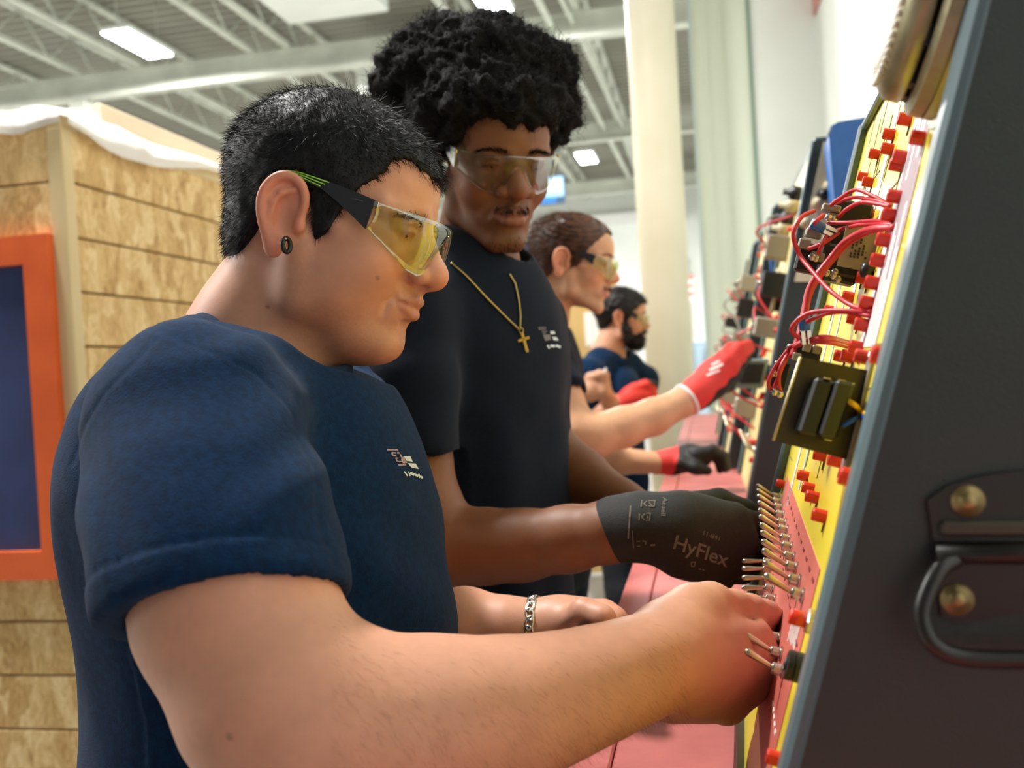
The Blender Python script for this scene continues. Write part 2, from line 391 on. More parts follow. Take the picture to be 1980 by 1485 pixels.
for (x0, x1, y0, y1) in ((BX - 2.4, BX, BY, BY + .09), (BX - .09, BX, BY + .09, BY + 5.5)):
    MB().abox(x0, x1, y0, y1, BZ, BZ + .04, .003).build('top_plate', m_lum, booth)
for k in range(5):
    y0 = BY + .35 + k * 1.05
    MB().abox(BX - .12, BX - .09, y0, y0 + .85, BZ + .03, BZ + .17, .004).build('top_panel', mat('pale_panel', '#efd9bd', .6), booth)
# crumpled plastic film over the top edge
def film(p0, p1, out, n=60):
    b = MB(); V = []; Fs = []; rows = 7; p0 = np.array(p0); p1 = np.array(p1); out = np.array(out); r2 = random.Random(3)
    for i in range(n + 1):
        t = i / n; q = p0 + (p1 - p0) * t
        a = .012 * math.sin(t * 37) + .01 * math.sin(t * 91 + 1)
        drop = .05 + .035 * math.sin(t * 13 + .5) + .03 * math.sin(t * 29)
        hh = (.07 + .03 * math.sin(t * 9 + 2) + .015 * math.sin(t * 41)) * min(1, t * 12, (1 - t) * 12)
        for j in range(rows):
            s = j / (rows - 1)
            V.append(q - out * (.14 - .16 * min(1, s * 1.6)) + out * (a * s + .006 * r2.random()) + np.array([0, 0, (.04 + hh * (1 - s) ** 1.5 - drop * s)]))
    for i in range(n):
        for j in range(rows - 1): Fs.append((i * rows + j, (i + 1) * rows + j, (i + 1) * rows + j + 1, i * rows + j + 1))
    b.add(V, Fs, True); return b
def film_mat():
    m = bpy.data.materials.new('milky_film'); m.use_nodes = True; nt = m.node_tree; N = nt.nodes; L = nt.links; b = N['Principled BSDF']
    b.inputs['Base Color'].default_value = (.95, .93, .9, 1); b.inputs['Roughness'].default_value = .3
    t = N.new('ShaderNodeBsdfTransparent'); mx = N.new('ShaderNodeMixShader'); mx.inputs[0].default_value = .72
    L.new(t.outputs[0], mx.inputs[1]); L.new(b.outputs[0], mx.inputs[2]); L.new(mx.outputs[0], N['Material Output'].inputs[0]); return m
m_film = film_mat()
film((BX - 2.4, BY - .006, BZ + .01), (BX + .01, BY - .006, BZ + .03), (0, -1, 0)).build('plastic_film', m_film, booth)
film((BX + .008, BY - .01, BZ + .03), (BX + .008, BY + 5.5, BZ + .03), (1, 0, 0), 140).build('plastic_film', m_film, booth)
# orange framed board
fr = thing('framed_board', 'navy notice board in a thick orange frame on the chipboard booth', 'notice board', (BX - .6, BY, 1.3))
Bh = lambda px, py: hit_plane(px, py, np.array([0, BY - .03, 0]), np.array([0, 1., 0]))
ro = Bh(104, 450); rb = Bh(124, 1120)
x1 = (ro[0] + rb[0]) / 2 + .0; zt, zb = ro[2], rb[2]; wf = .085; x0 = x1 - 1.2
m_or = mat('orange_paint', '#e4652c', .45, col2='#d65a26', scale=6); y0, y1 = BY - .035, BY - .002
def member(poly): return MB().prism([(p[0], y1, p[1]) for p in poly], (0, -.034, 0))
member([(x0, zt), (x1, zt), (x1 - wf, zt - wf), (x0 + wf, zt - wf)]).build('frame_rail', m_or, fr)
member([(x0, zb), (x1, zb), (x1 - wf, zb + wf), (x0 + wf, zb + wf)]).build('frame_rail', m_or, fr)
member([(x1, zt), (x1, zb), (x1 - wf, zb + wf), (x1 - wf, zt - wf)]).build('frame_stile', m_or, fr)
member([(x0, zt), (x0, zb), (x0 + wf, zb + wf), (x0 + wf, zt - wf)]).build('frame_stile', m_or, fr)
MB().abox(x0 + wf - .005, x1 - wf + .005, BY - .012, BY - .002, zb + wf - .005, zt - wf + .005).build('board', mat('navy_felt', '#28345f', .8, col2='#2e3d6c', scale=5, bump=.1, bscale=300), fr)
# ------------------------------------------------------------------ bench
BZT = 1.04
m_pink = mat('pink_bench_paint', '#b9645f', .55, col2='#9f524e', scale=9, detail=7, bump=.15, bscale=60)
bench = thing('workbench', 'long pink painted workbench under the row of trainer consoles', 'workbench', (.15, 3, 0))
yb = [-.35, 1.35, 3.05, 4.75, 6.45]
for a, b in zip(yb[:-1], yb[1:]):
    MB().abox(-.15, -.105, a + .001, b - .001, BZT - .04, BZT, .002).build('edge_board', m_pink, bench)
    MB().abox(-.1035, .62, a + .001, b - .001, BZT - .04, BZT - .0005, .002).build('top_board', m_pink, bench)
m_dkwood = mat('bench_dark', '#2a2624', .7)
MB().abox(-.10, .6, -.3, 6.4, BZT - .14, BZT - .04).build('apron', m_dkwood, bench)
for y in (-.25, 1.3, 3.0, 4.7, 6.3):
    for x in (-.04, .55): MB().abox(x - .04, x + .04, y - .04, y + .04, 0, BZT - .14).build('leg', m_dkwood, bench)

# ------------------------------------------------------------------ trainer console in front
D1 = .53
YP = R @ _n([(1440 - CX) / F, -(690 - CY) / F, 1.0]); YP = _n([YP[0], YP[1], 0])
XP = _n(np.cross(YP, [0, 0, 1.0]))                     # to the right
LEAN = math.radians(16.0)
UPP = math.cos(LEAN) * np.array([0, 0, 1.0]) + math.sin(LEAN) * XP   # up the sloping face
NP = -math.cos(LEAN) * XP + math.sin(LEAN) * np.array([0, 0, 1.0])   # out of the face
PE = P(1640, 1070, D1)                                  # a point on the near edge
def onp(px, py, h=0.0): return hit_plane(px, py, PE + NP * h, NP)
def fc(y, u, h=0.0): return PE + YP * y + UPP * u + NP * h           # face coordinates
def uv(p): q = np.array(p) - PE; return float(q @ YP), float(q @ UPP)
PW = .66; UB = (BZT - PE[2]) / UPP[2] + .002; UT = uv(onp(1690, 222))[1]
m_gry = mat('slate_grey_enamel', '#2f3937', .4, col2='#2a3332', scale=5, bump=.25, bscale=900, spec=.5)
m_edge = mat('edge_highlight_enamel', '#52686e', .35)  # trim enamel paler than the sides, the bevel highlight put into its colour
m_yel = mat('yellow_enamel', '#e9d640', .28, col2='#e4cf3a', scale=8, spec=.6)
m_red = mat('red_plastic', '#d5301f', .35); m_blk = mat('black_plastic', '#17181a', .4); m_chr = mat('nickel_metal', '#cfcac0', .25, metal=1.0)
m_lev = mat('lever_brass', '#cdbfa6', .28, metal=1.0); m_wire = mat('red_wire', '#c9303a', .4); m_gmet = mat('grey_terminal', '#9a9388', .45, metal=.4)
con = thing('trainer_console', 'yellow faced wiring trainer console in front with grey sides, red jacks and toggles', 'console', fc(PW / 2, UB) + XP * .15)
MB().prism([fc(0, UB), fc(PW, UB), fc(PW, UT), fc(0, UT)], -NP * .006).build('face_panel', m_yel, con)
def side(y0, y1, m):
    prof = [fc(y0, UB - .0, .006), fc(y0, UT, .006), fc(y0, UT, .006) + XP * .03 + np.array([0, 0, .02]), fc(y0, UT) + XP * .22 + np.array([0, 0, .02])]
    b = fc(y0, UB); prof.append(np.array([*(fc(y0, UT) + XP * .22)[:2], b[2]]))
    return MB().prism(prof, YP * (y1 - y0))
sp = side(-.022, -.0005, m_gry).build('side_panel', m_gry, con)
side(PW + .0005, PW + .015, m_gry).build('side_panel', m_gry, con)
MB().box(fc(-.012, (UB + UT) / 2, .0045), YP * .012, UPP * ((UT - UB) / 2), NP * .005, .003).build('edge_strip', m_edge, con)
MB().box(fc(PW + .006, (UB + UT) / 2, .004), YP * .007, UPP * ((UT - UB) / 2), NP * .006, .003).build('edge_strip', m_edge, con)
MB().prism([fc(0, UT), fc(PW, UT), fc(PW, UT) + XP * .22, fc(0, UT) + XP * .22], (0, 0, .012)).build('top_panel', m_gry, con)
MB().box(fc(PW / 2, UT - .004, .004), YP * (PW / 2), UPP * .004, NP * .004, .002).build('edge_strip', m_edge, con)
MB().box(fc(PW / 2, UB + .008, .003), YP * (PW / 2), UPP * .008, NP * .003).build('kick_strip', m_blk, con)
# printed labels on the face
lb0 = uv(onp(1587, 1101)); lb1 = uv(onp(1528, 930))
def patch(y0, y1, u0, u1, name, m, h=.0006): return MB().prism([fc(y0, u0), fc(y1, u0), fc(y1, u1), fc(y0, u1)], NP * h).build(name, m, con)
LBL = patch(lb0[0], .60, -.19, lb0[1], 'pink_label', mat('pink_label', '#cc6f62', .45, col2='#c26458', scale=10))
patch(.10, .19, .115, .29, 'paper_label', mat('lavender_paper', '#d6d3d2', .6, col2='#cbc7c8', scale=30))
patch(.325, .35, .15, .36, 'pale_stripe', mat('lavender_stripe', '#d3d2d8', .5)); patch(.49, .51, -.05, .2, 'pale_stripe', mat('lavender_stripe', '#d3d2d8', .5)); patch(.40, .412, -.02, .16, 'pale_stripe', mat('blue_stripe', '#a9c6d6', .5))
pl = MB(); r3 = random.Random(5)
for k in range(46):
    y, u = r3.uniform(.02, .62), r3.uniform(-.02, .38)
    if .08 < y < .2 and u > .1: continue
    if r3.random() < .6: pl.box(fc(y, u, .0003), YP * .0006, UPP * r3.uniform(.008, .03), NP * .0003)
    else: pl.box(fc(y, u, .0003), YP * r3.uniform(.006, .025), UPP * .0006, NP * .0003)
pl.build('printed_lines', mat('ink_olive', '#6f6a2c', .6), con)['kind'] = 'stuff'
wl = MB()
for k in range(7): wl.box(fc(lb0[0] + .030 + k * .0085, -.082 - .0015 * k, .0008), YP * .0022, UPP * (.012 - .001 * (k % 3)), NP * .0003)
for k in range(5): wl.box(fc(lb0[0] + .022 + k * .014, -.150, .0008), YP * .004, UPP * .0012, NP * .0003)
wl.build('label_print', mat('label_white', '#efe7e2', .5), con)['kind'] = 'stuff'
wl = MB()
for k in range(12): wl.box(fc(lb0[0] + .02 + k * .035, lb0[1] - .012, .0008), YP * .006, UPP * .0012, NP * .0003)
for k in range(12): wl.box(fc(lb0[0] + .025 + k * .033, -.088, .0008), YP * .007, UPP * .001, NP * .0003)
wl.build('label_print', mat('label_dark', '#7c2822', .5), con)['kind'] = 'stuff'
wl = MB()
for k in range(9): wl.box(fc(.098 + .009 * k, .2 + (k % 3) * .02, .0008), YP * .0008, UPP * (.03 + .01 * (k % 2)), NP * .0002)
wl.build('paper_print', mat('faded_red', '#b98494', .6), con)['kind'] = 'stuff'
# red jacks
jackm = None
def jack(px, py, k=1.0):
    b = onp(px, py, .004)
    mb = MB().lathe(b - NP * .004, NP, [(0, .0047 * k), (.0085 * k, .0047 * k), (.0095 * k, .0042 * k), (.0095 * k, .002), (.006, .002)], 14, smooth=False)
    j = mb.build('jack', m_red, con)
    MB().tube([b - UPP * .0045 * k - NP * .0035, b - UPP * .011 * k - NP * .0035 + YP * .002], .0006, 4).build('jack_mark', mat('ink_olive'), j)
for (px, py) in ((1751, 231), (1720, 260), (1777, 267), (1717, 288), (1692, 298), (1742, 303), (1735, 319), (1669, 342), (1679, 352), (1731, 380), (1680, 413), (1721, 416), (1710, 464),
                 (1699, 504), (1660, 531), (1670, 538), (1688, 547), (1641, 574), (1678, 586), (1652, 616), (1668, 628), (1657, 672), (1641, 689), (1626, 689), (1669, 690), (1587, 880), (1617, 890),
                 (1604, 599), (1554, 920), (1564, 944), (1572, 961), (1586, 997), (1510, 935), (1499, 1466)): jack(px, py)
for (px, py) in ((1709, 689), (1646, 924)): jack(px, py, 1.15)
# push button with nickel nut and black knob
b = onp(1578, 1205)
pb = MB().lathe(b, NP, [(0, .0075), (.005, .0075), (.006, .0065)], 8, smooth=False).build('button_nut', m_chr, con)
MB().lathe(b + NP * .005, NP, [(0, .0048), (.010, .0048), (.011, .004)], 16).build('push_button', m_red, pb)
b = onp(1552, 1293)
kb = MB().lathe(b, NP, [(0, .0095), (.005, .0095), (.0055, .0088), (.006, .0095), (.0095, .0093), (.0102, .008)], 20, smooth=False).build('fuse_knob', m_blk, con)
MB().lathe(b + NP * .0102, NP, [(0, .004), (.001, .004)], 12).build('knob_slot', m_gry, kb)
# toggles
def at_row(u, py):
    a, bb = -.05, 1.2
    for _ in range(40):
        m_ = (a + bb) / 2
        if proj(fc(m_, u))[1] > py: a = m_
        else: bb = m_
    return fc(a, u)
def toggle(b, tilt):
    nut = MB().lathe(b, NP, [(0, .0062), (.002, .0062)], 6, smooth=False)
    prof = [(.002, .0043)]
    for k in range(5): prof += [(.0028 + k * .0012, .0045), (.0034 + k * .0012, .0039)]
    prof += [(.009, .0043), (.0092, .0026)]
    nut.lathe(b, NP, prof, 14)
    bu = nut.build('toggle_bushing', m_chr, con)
    d = _n(NP * math.cos(tilt) + UPP * math.sin(tilt)); q = b + NP * .008
    MB().lathe(q, d, [(0, .0017), (.004, .0018), (.014, .0025), (.0195, .0028), (.0215, .0024), (.0228, .0011)], 12).build('lever', m_lev, bu)
UR, LR = -.064, -.1075
UR = uv(onp(1555.7, 1152))[1]; LR = uv(onp(1518, 1300))[1]
for v in (640, 570, 505, 455, 405, 365, 320, 285, 245, 210, 180, 155): toggle(at_row(UR, 900 + v / 2.5375), .33)
for i, v in enumerate((1010, 925, 850, 780, 710, 660, 610, 560, 515, 478, 425, 370)): toggle(at_row(LR, 900 + v / 2.5375), .30 if i < 4 or i == 10 else -.28)
# alarm bell
bc = fc(*uv(onp(1815, 245))) + UPP * .078
bm_ = mat('bell_bronze', '#aaa284', .36, metal=.55, col2='#968c6c', scale=30)
bb = MB().lathe(bc, NP, [(0, .078), (.002, .078), (.003, .073), (.009, .073), (.0093, .071), (.0100, .071), (.0103, .073), (.017, .072), (.020, .067)], 48, smooth=False).build('bell_base', bm_, con)
MB().lathe(bc, NP, [(.020, .052), (.027, .052)], 32).build('bell_core', m_blk, bb)
MB().lathe(bc, NP, [(.0225, .064), (.024, .0665), (.033, .0655), (.039, .058), (.042, .045), (.043, .02), (.0432, .006)], 48).build('gong', bm_, bb)
dd = MB()
for k in range(60):
    an = 2 * math.pi * k / 60
    dd.lathe(bc + NP * .0385 + (UPP * math.cos(an) + YP * math.sin(an)) * .057, NP, [(0, .0022), (.0018, .0022), (.0024, .001)], 6)
dd.build('gong_studs', mat('stud_white', '#e6e4da', .4), bb)['kind'] = 'stuff'
for an in (2.6, 3.0, 3.4, 3.9):
    MB().box(bc + NP * .0225 + (UPP * math.cos(an) + YP * math.sin(an)) * .058, NP * .003, UPP * .006, YP * .006).build('striker', m_blk, bb)
# transformer
tp = onp(1664, 803); dt = depth(tp)
tr_q = [P(1548, 690, dt + .004), P(1688, 718, dt), P(1635, 888, dt), P(1495, 852, dt + .004)]
m_tplate = mat('bronze_plate', '#4a4234', .42, metal=.6, col2='#3d362a', scale=40)
tr = MB().prism(tr_q, YP * .012).build('transformer_core', m_tplate, con)
MB().tube([tr_q[0], tr_q[3]], .0009, 6).build('core_edge', mat('pale_brass', '#c8bb96', .4, metal=.6), tr)
ea = tr_q[1] - tr_q[0]; eb = tr_q[3] - tr_q[0]; tc_ = (tr_q[0] + tr_q[2]) / 2
def tq(s, t, o): return tr_q[0] + ea * s + eb * t - YP * o
MB().box(tq(.40, .52, .006), ea * .14, eb * .33, YP * .006, .002).build('coil_half', m_blk, tr)
MB().box(tq(.66, .50, .008), ea * .13, eb * .33, YP * .008, .002).build('coil_half', mat('coil_black', '#222320', .35), tr)
MB().box(tq(.27, .58, .003), ea * .03, eb * .25, YP * .003).build('insulator_flap', mat('dark_card', '#33352c', .7), tr)
for (s, t) in ((.42, .18), (.62, .17), (.74, .18), (.68, .85)): MB().box(tq(s, t, .010), ea * .045, eb * .006, YP * .004).build('solder_tab', mat('pale_brass', '#c8bb96', .4, metal=.6), tr)
br = MB().box((tr_q[1] + tr_q[2]) / 2 + YP * .006 - UPP * .0, NP * .0015, UPP * .042, YP * .012).build('bracket', m_gmet, con)
b = onp(1686, 690)
MB().lathe(b, NP, [(0, .004), (.002, .004), (.003, .002)], 10).build('bracket_screw', m_chr, br)
MB().tube(bez([P(1640, 775, dt - .012), P(1655, 785, dt - .016), P(1666, 797, dt - .010), onp(1680, 800)]), .0016, 8).build('yellow_lead', mat('lead_yellow', '#eebc1a', .4), con)
MB().tube(bez([P(1630, 824, dt - .012), P(1650, 812, dt - .016), P(1664, 806, dt - .010), onp(1678, 806)]), .0015, 8).build('blue_lead', mat('lead_blue', '#1c55b8', .4), con)
# relay block
RD = .80
rc = P(1630, 470, RD)
rl = MB().box(rc, NP * .016, UPP * .033, YP * .012, .002).build('relay_block', m_blk, con)
for (px, py, w_, h_) in ((1607, 404, 17, 7), (1573, 452, 15, 8), (1555, 472, 11, 9), (1580, 497, 13, 8), (1612, 420, 10, 6)):
    s = RD / F; MB().box(P(px, py, RD - .014), NP * w_ * s, UPP * h_ * s, YP * .006, .001).build('terminal', m_gmet, rl)
for (px, py) in ((1602, 421), (1611, 425), (1598, 528), (1611, 533), (1620, 540), (1614, 526), (1570, 497), (1577, 500)):
    MB().lathe(P(px, py, RD - .018), -YP, [(0, .003), (.003, .003), (.004, .0015)], 8).build('screw', m_chr, rl)
MB().box(P(1588, 505, RD - .002), NP * .020, UPP * .012, YP * .008, .002).build('relay_foot', m_blk, rl)
MB().box(P(1622, 505, RD - .008), NP * .016, UPP * .012, YP * .008, .002).build('relay_foot', mat('coil_black'), rl)
lp = MB().box(P(1665, 480, .755), NP * .0145, UPP * .0165, YP * .001).build('rating_plate', mat('beige_plate', '#a59f88', .5), con)
tx = MB()
for k in range(6):
    for i in range(7):
        if (i + k) % 5 == 4: continue
        tx.box(P(1648 + k * 7.2 + (i - 3) * -1.2, 462 + i * 5.6 + k * .9, .7535), CR * .0008, CUP * .0009, YP * .0002)
tx.build('rating_print', mat('ink_black', '#2a2824', .6), lp)['kind'] = 'stuff'
MB().lathe(onp(1690, 525), NP, [(0, .006), (.008, .006), (.010, .003)], 12).build('round_post', mat('coil_black'), con)
# spade connectors
for (px, py, d_, ang) in ((1587, 440, .77, 0), (1556, 632, .72, 1)):
    s = d_ / F; c0 = P(px, py, d_); dr = _n(CR * 1 - CUP * .45) if ang == 0 else _n(CUP * -1 + CR * .1)
    sp_ = MB().lathe(c0 - dr * .008, dr, [(0, .0042), (.001, .0046), (.010, .0040), (.011, .003)], 12).build('spade_sleeve', mat('connector_blue', '#2a6bb5', .35), con)
    for o in (-1, 1): MB().box(c0 + dr * .008 + _n(np.cross(dr, CF)) * .0022 * o, dr * .005, _n(np.cross(dr, CF)) * .0014, CF * .002).build('spade_tip', m_chr, sp_)
# wires
def wpts(ps, d0=None):
    out = []
    for q in ps:
        if len(q) == 3: out.append(P(*q))
        else: out.append(onp(*q))
    return out
WR = [([(1600, 402, .785), (1625, 383, .77), (1655, 367, .755), (1690, 380, .735), (1722, 397)], .0016), ([(1617, 392, .785), (1650, 382, .765), (1690, 387, .735), (1724, 398)], .0016),
      ([(1621, 420, .78), (1640, 403, .76), (1670, 391, .74), (1724, 400)], .0016), ([(1600, 431, .775), (1650, 430, .75), (1690, 427, .72), (1730, 431)], .0016),
      ([(1620, 445, .775), (1650, 437, .75), (1690, 433, .72), (1731, 435)], .0016),
      ([(1731, 440), (1680, 444, .715), (1635, 467, .74), (1606, 500, .75), (1582, 530, .75), (1564, 562, .75), (1556, 600, .745), (1545, 650, .735), (1531, 692, .73)], .0026),
      ([(1728, 441), (1680, 450, .715), (1640, 472, .742), (1612, 502, .752), (1588, 532, .752), (1566, 572, .752), (1554, 640, .74)], .0017),
      ([(1574, 408, .78), (1552, 418, .77), (1537, 440, .765), (1535, 462, .765), (1548, 496, .765), (1575, 530, .745), (1605, 562, .72), (1645, 590, .70), (1688, 603)], .0018),
      ([(1592, 416, .775), (1578, 428, .765), (1568, 443, .775)], .0017), ([(1563, 481, .775), (1592, 470, .765), (1622, 450, .77)], .0016), ([(1599, 455, .77), (1590, 472, .762), (1582, 490, .77)], .0016),
      ([(1686, 608), (1650, 602, .685), (1600, 601, .70), (1565, 606, .71), (1540, 622, .715), (1531, 640, .72), (1546, 654, .72)], .0018), ([(1686, 612), (1640, 604, .69), (1600, 606, .70), (1560, 622, .715)], .0016),
      ([(1644, 666), (1600, 656, .71), (1565, 657, .72), (1535, 672, .73)], .0018), ([(1644, 672), (1605, 663, .71), (1565, 662, .72), (1540, 670, .73)], .0016), ([(1642, 662), (1605, 652, .715), (1570, 654, .72), (1525, 672, .735)], .0016),
      ([(1523, 676, .735), (1497, 712, .735), (1486, 740, .735), (1492, 757, .74)], .0014), ([(1526, 680, .735), (1512, 712, .735), (1496, 752, .74)], .0014), ([(1524, 682, .735), (1508, 715, .73), (1506, 745, .735), (1512, 764, .74)], .0016)]
for ps, r_ in WR: MB().tube(bez(wpts(ps), 7), r_, 8).build('wire', m_wire, con)
# small contactor above the transformer
cb = MB().box(P(1562, 682, .735), NP * .009, UPP * .006, YP * .008, .001).build('contact_block', m_blk, con)
for (px, py) in ((1560, 672), (1578, 676), (1540, 690)): MB().box(P(px, py, .725), NP * .003, UPP * .003, YP * .004, .0008).build('terminal', m_gmet, cb)
cl = MB().box(P(1508, 725, .745), NP * .006, UPP * .010, YP * .004, .001).build('contact_block', mat('coil_black'), con)
for (px, py) in ((1497, 758), (1507, 762), (1528, 672), (1496, 722)): MB().lathe(P(px, py, .738), -YP, [(0, .003), (.003, .003), (.004, .0015)], 8).build('screw', m_chr, cl)
# drop handle on the near side panel
SP0 = fc(-.022, 0)
def ons(px, py, h=0.0): return hit_plane(px, py, SP0 - YP * h, YP)
C7 = lambda x, y, h=0.0: ons(1720 + x / 3.375, 880 + y / 3.375, h)
m_hb = mat('handle_black', '#14120f', .35, col2='#1c1813', scale=30, spec=.6)
hp = MB().prism([C7(240, 290), C7(370, 195), (C7(620, 125)), C7(900, 92), C7(1250, 125), C7(1500, 195), C7(1630, 290), C7(1590, 560), C7(1560, 1040), C7(1400, 1085), C7(1000, 1000), C7(640, 1050), C7(420, 1085), C7(330, 1040), C7(280, 560)], -YP * .003).build('handle_plate', m_hb, con)
MB().tube([C7(300, 640, .005), C7(1580, 640, .005)], .0055, 12).build('hinge_barrel', m_hb, hp)
MB().box((C7(330, 480, .004) + C7(1540, 480, .004)) / 2, (C7(1540, 480, .004) - C7(330, 480, .004)) / 2, UPP * 0 + np.array([0, 0, .004]), YP * .003, .002).build('barrel_lip', mat('worn_handle', '#4a453b', .4, metal=.5), hp)
m_scr = mat('old_brass', '#9c8a5e', .4, metal=.8)
for (x, y) in ((510, 300), (440, 940), (1370, 300), (1430, 940)):
    MB().lathe(C7(x, y, .003), -YP, [(0, .0082), (.0008, .0082), (.001, .005), (.003, .0045), (.0042, .0025), (.0045, .001)], 16).build('screw', m_scr, hp)
MB().tube(bez([C7(430, 680, .006), C7(330, 740, .012), C7(235, 930, .016), C7(215, 1080, .018), C7(290, 1235, .02), C7(480, 1320, .02), C7(900, 1335, .02), C7(1380, 1320, .02), C7(1570, 1235, .02), C7(1640, 1080, .018), C7(1620, 930, .016), C7(1530, 740, .012), C7(1440, 680, .006)], 6), .0046, 12).build('bail', m_hb, hp)

# ------------------------------------------------------------------ consoles farther along the bench
def console2(near_px, dn, width, topz, label, seed, face):
    r4 = random.Random(seed); base = P(*near_px, dn); Y = np.array([0, 1.0, 0]); X = np.array([1.0, 0, 0]); Z = np.array([0, 0, 1.0])
    ln = math.radians(13); U = math.cos(ln) * Z + math.sin(ln) * X; Nn = -math.cos(ln) * X + math.sin(ln) * Z
    f = lambda y, z, h=0.0: base + Y * y + U * ((z - base[2]) / U[2]) + Nn * h
    t = thing('trainer_console', label, 'console', f(width / 2, BZT), 'trainer consoles along the bench'); zb = BZT + .002
    MB().prism([f(0, zb), f(width, zb), f(width, topz), f(0, topz)], -Nn * .006).build('face_panel', face, t)
    for y0, y1 in ((-.03, -.001), (width + .001, width + .03)):
        q = [f(y0, zb, .008), f(y0, topz, .008), f(y0, topz) + X * .1 + Z * .02, f(y0, topz) + X * .24 + Z * .02]; q.append(np.array([q[-1][0], q[-1][1], zb]))
        MB().prism(q, Y * (y1 - y0)).build('side_panel', m_gry, t)
        MB().box(f((y0 + y1) / 2, (zb + topz) / 2, .008), Y * .015, U * ((topz - zb) / 2 / U[2]), Nn * .004, .002).build('edge_strip', m_edge, t)
    MB().prism([f(0, topz), f(width, topz), f(width, topz) + X * .24, f(0, topz) + X * .24], Z * .015).build('top_panel', m_edge, t)
    for k in range(26):
        MB().lathe(f(r4.uniform(.05, width - .05), r4.uniform(zb + .08, topz - .05)), Nn, [(0, .007), (.013, .007), (.014, .005)], 8).build('jack', m_red, t)
    for k in range(8):
        b = f(.06 + k * (width - .12) / 7, zb + .12); bu = MB().lathe(b, Nn, [(0, .006), (.01, .006)], 8).build('toggle_bushing', m_chr, t)
        MB().tube([b + Nn * .01, b + Nn * .032 + U * .01], .0035, 6).build('lever', m_lev, bu)
    for k in range(5):
        y, z = r4.uniform(.05, width - .08), zb + .2 + (topz - zb - .3) * k / 5
        md = MB().box(f(y, z, .03), Nn * .03, U * r4.uniform(.02, .035), Y * r4.uniform(.02, .04), .004).build('relay_block', m_blk if k % 2 else m_gmet, t)
        for j in range(3): MB().lathe(f(y - .02 + .02 * j, z, .06), Nn, [(0, .005), (.006, .005), (.008, .002)], 6).build('screw', m_chr, md)
        for j in range(2):
            a = f(y, z, .055); c_ = f(min(max(y + r4.uniform(-.15, .15), .02), width - .02), z + r4.uniform(-.12, .1)); mid = (a + c_) / 2 + Nn * r4.uniform(.03, .07) + U * r4.uniform(-.02, .04)
            MB().tube(bez([a, mid, c_], 6), .0032, 6).build('wire', m_wire if r4.random() < .6 else mat('grey_wire', '#8a857c', .5), t)
    return t, f, U, Nn
m_face2 = mat('cream_yellow_face', '#e2cf78', .35, col2='#dcd09a', scale=3, stretch=(1, 4, 1))
c2, f2, U2, N2 = console2((1514, 625), 2.35, .62, 1.89, 'second trainer console along the bench, cream yellow face and slate side', 11, m_face2)
console2((1452, 668), 3.05 + .1, .62, 1.86, 'third trainer console along the bench, beyond the red gloved hand', 12, m_face2)
console2((1424, 680), 3.95, .62, 1.84, 'fourth and farthest trainer console along the bench', 13, m_face2)
sdp = f2(-.031, 1.5); sq = lambda px, py: hit_plane(px, py, sdp, np.array([0, 1.0, 0]))
spl = MB().prism([sq(1592, 275), sq(1640, 275), sq(1640, 545), sq(1536, 545), sq(1566, 400)], (0, -.004, 0)).build('side_plate', mat('cream_plate', '#dcd3b4', .5), c2)
for i, (px, py) in enumerate(((1612, 348), (1590, 378), (1602, 362), (1580, 394), (1556, 432))): MB().lathe(sq(px, py) - (0, .004, 0), (0, -1, 0), [(0, .014), (.012, .014), (.016, .009), (.03, .008)], 12).build('plate_knob', m_blk if i < 2 else mat('knob_beige', '#b8ac8c', .4), spl)
# grey meter box on the second console
b = f2(.35, 1.36, .0)
mbx = MB().box(P(1452, 722, 2.5), CR * .038, UPP * .038, YP * .05, .004).build('meter_box', mat('meter_grey', '#7c8f93', .4), c2)
MB().box(P(1455, 722, 2.448), CR * .026, UPP * .026, YP * .004, .002).build('meter_window', m_blk, mbx)
# round black horn with pale rim
hn = MB().lathe(f2(.25, 1.56), N2, [(0, .05), (.02, .055), (.035, .05), (.06, .03), (.07, .02)], 20).build('horn', m_blk, c2)
MB().tube([f2(.25 + .057 * math.cos(a), 1.56 + .057 * math.sin(a), .02) for a in np.linspace(0, 6.1, 20)], .005, 6).build('horn_rim', mat('rim_beige', '#b5a88e', .5), hn)
for k in range(4):
    MB().lathe(f2(.1 + .11 * k, 1.79 - .015 * k), N2, [(0, .018), (.03, .018), (.034, .008), (.05, .008)], 12).build('selector_knob', mat('knob_beige', '#b8ac8c', .4) if k % 2 else m_blk, c2)
# blue plastic document holders on the console ends
m_blue = mat('blue_plastic', '#1466b4', .4, col2='#115aa2', scale=10)
def holder(qs, d, thick, label):
    pts = [P(x, y, d) for x, y in qs]; t = thing('document_holder', label, 'holder', np.mean(pts, axis=0), 'blue document holders')
    MB().prism(pts, YP * .006).build('front_sheet', m_blue, t)
    MB().prism([p + YP * thick for p in pts], YP * .006).build('back_sheet', m_blue, t)
    for a, b in zip(pts[1:], pts[2:] + pts[:1]):
        MB().prism([a, b, b + YP * (thick + .006), a + YP * (thick + .006)], _n(np.cross(b - a, YP)) * .003).build('edge_wall', m_blue, t)
holder([(1605, 262), (1608, 246), (1622, 238), (1692, 226), (1700, 300), (1660, 420), (1622, 420), (1617, 390)], 2.12, .125, 'blue plastic document holder between the first two consoles')
holder([(1490, 492), (1494, 482), (1512, 476), (1520, 500), (1505, 540), (1495, 540)], 2.97, .07, 'small blue plastic holder on the third console')
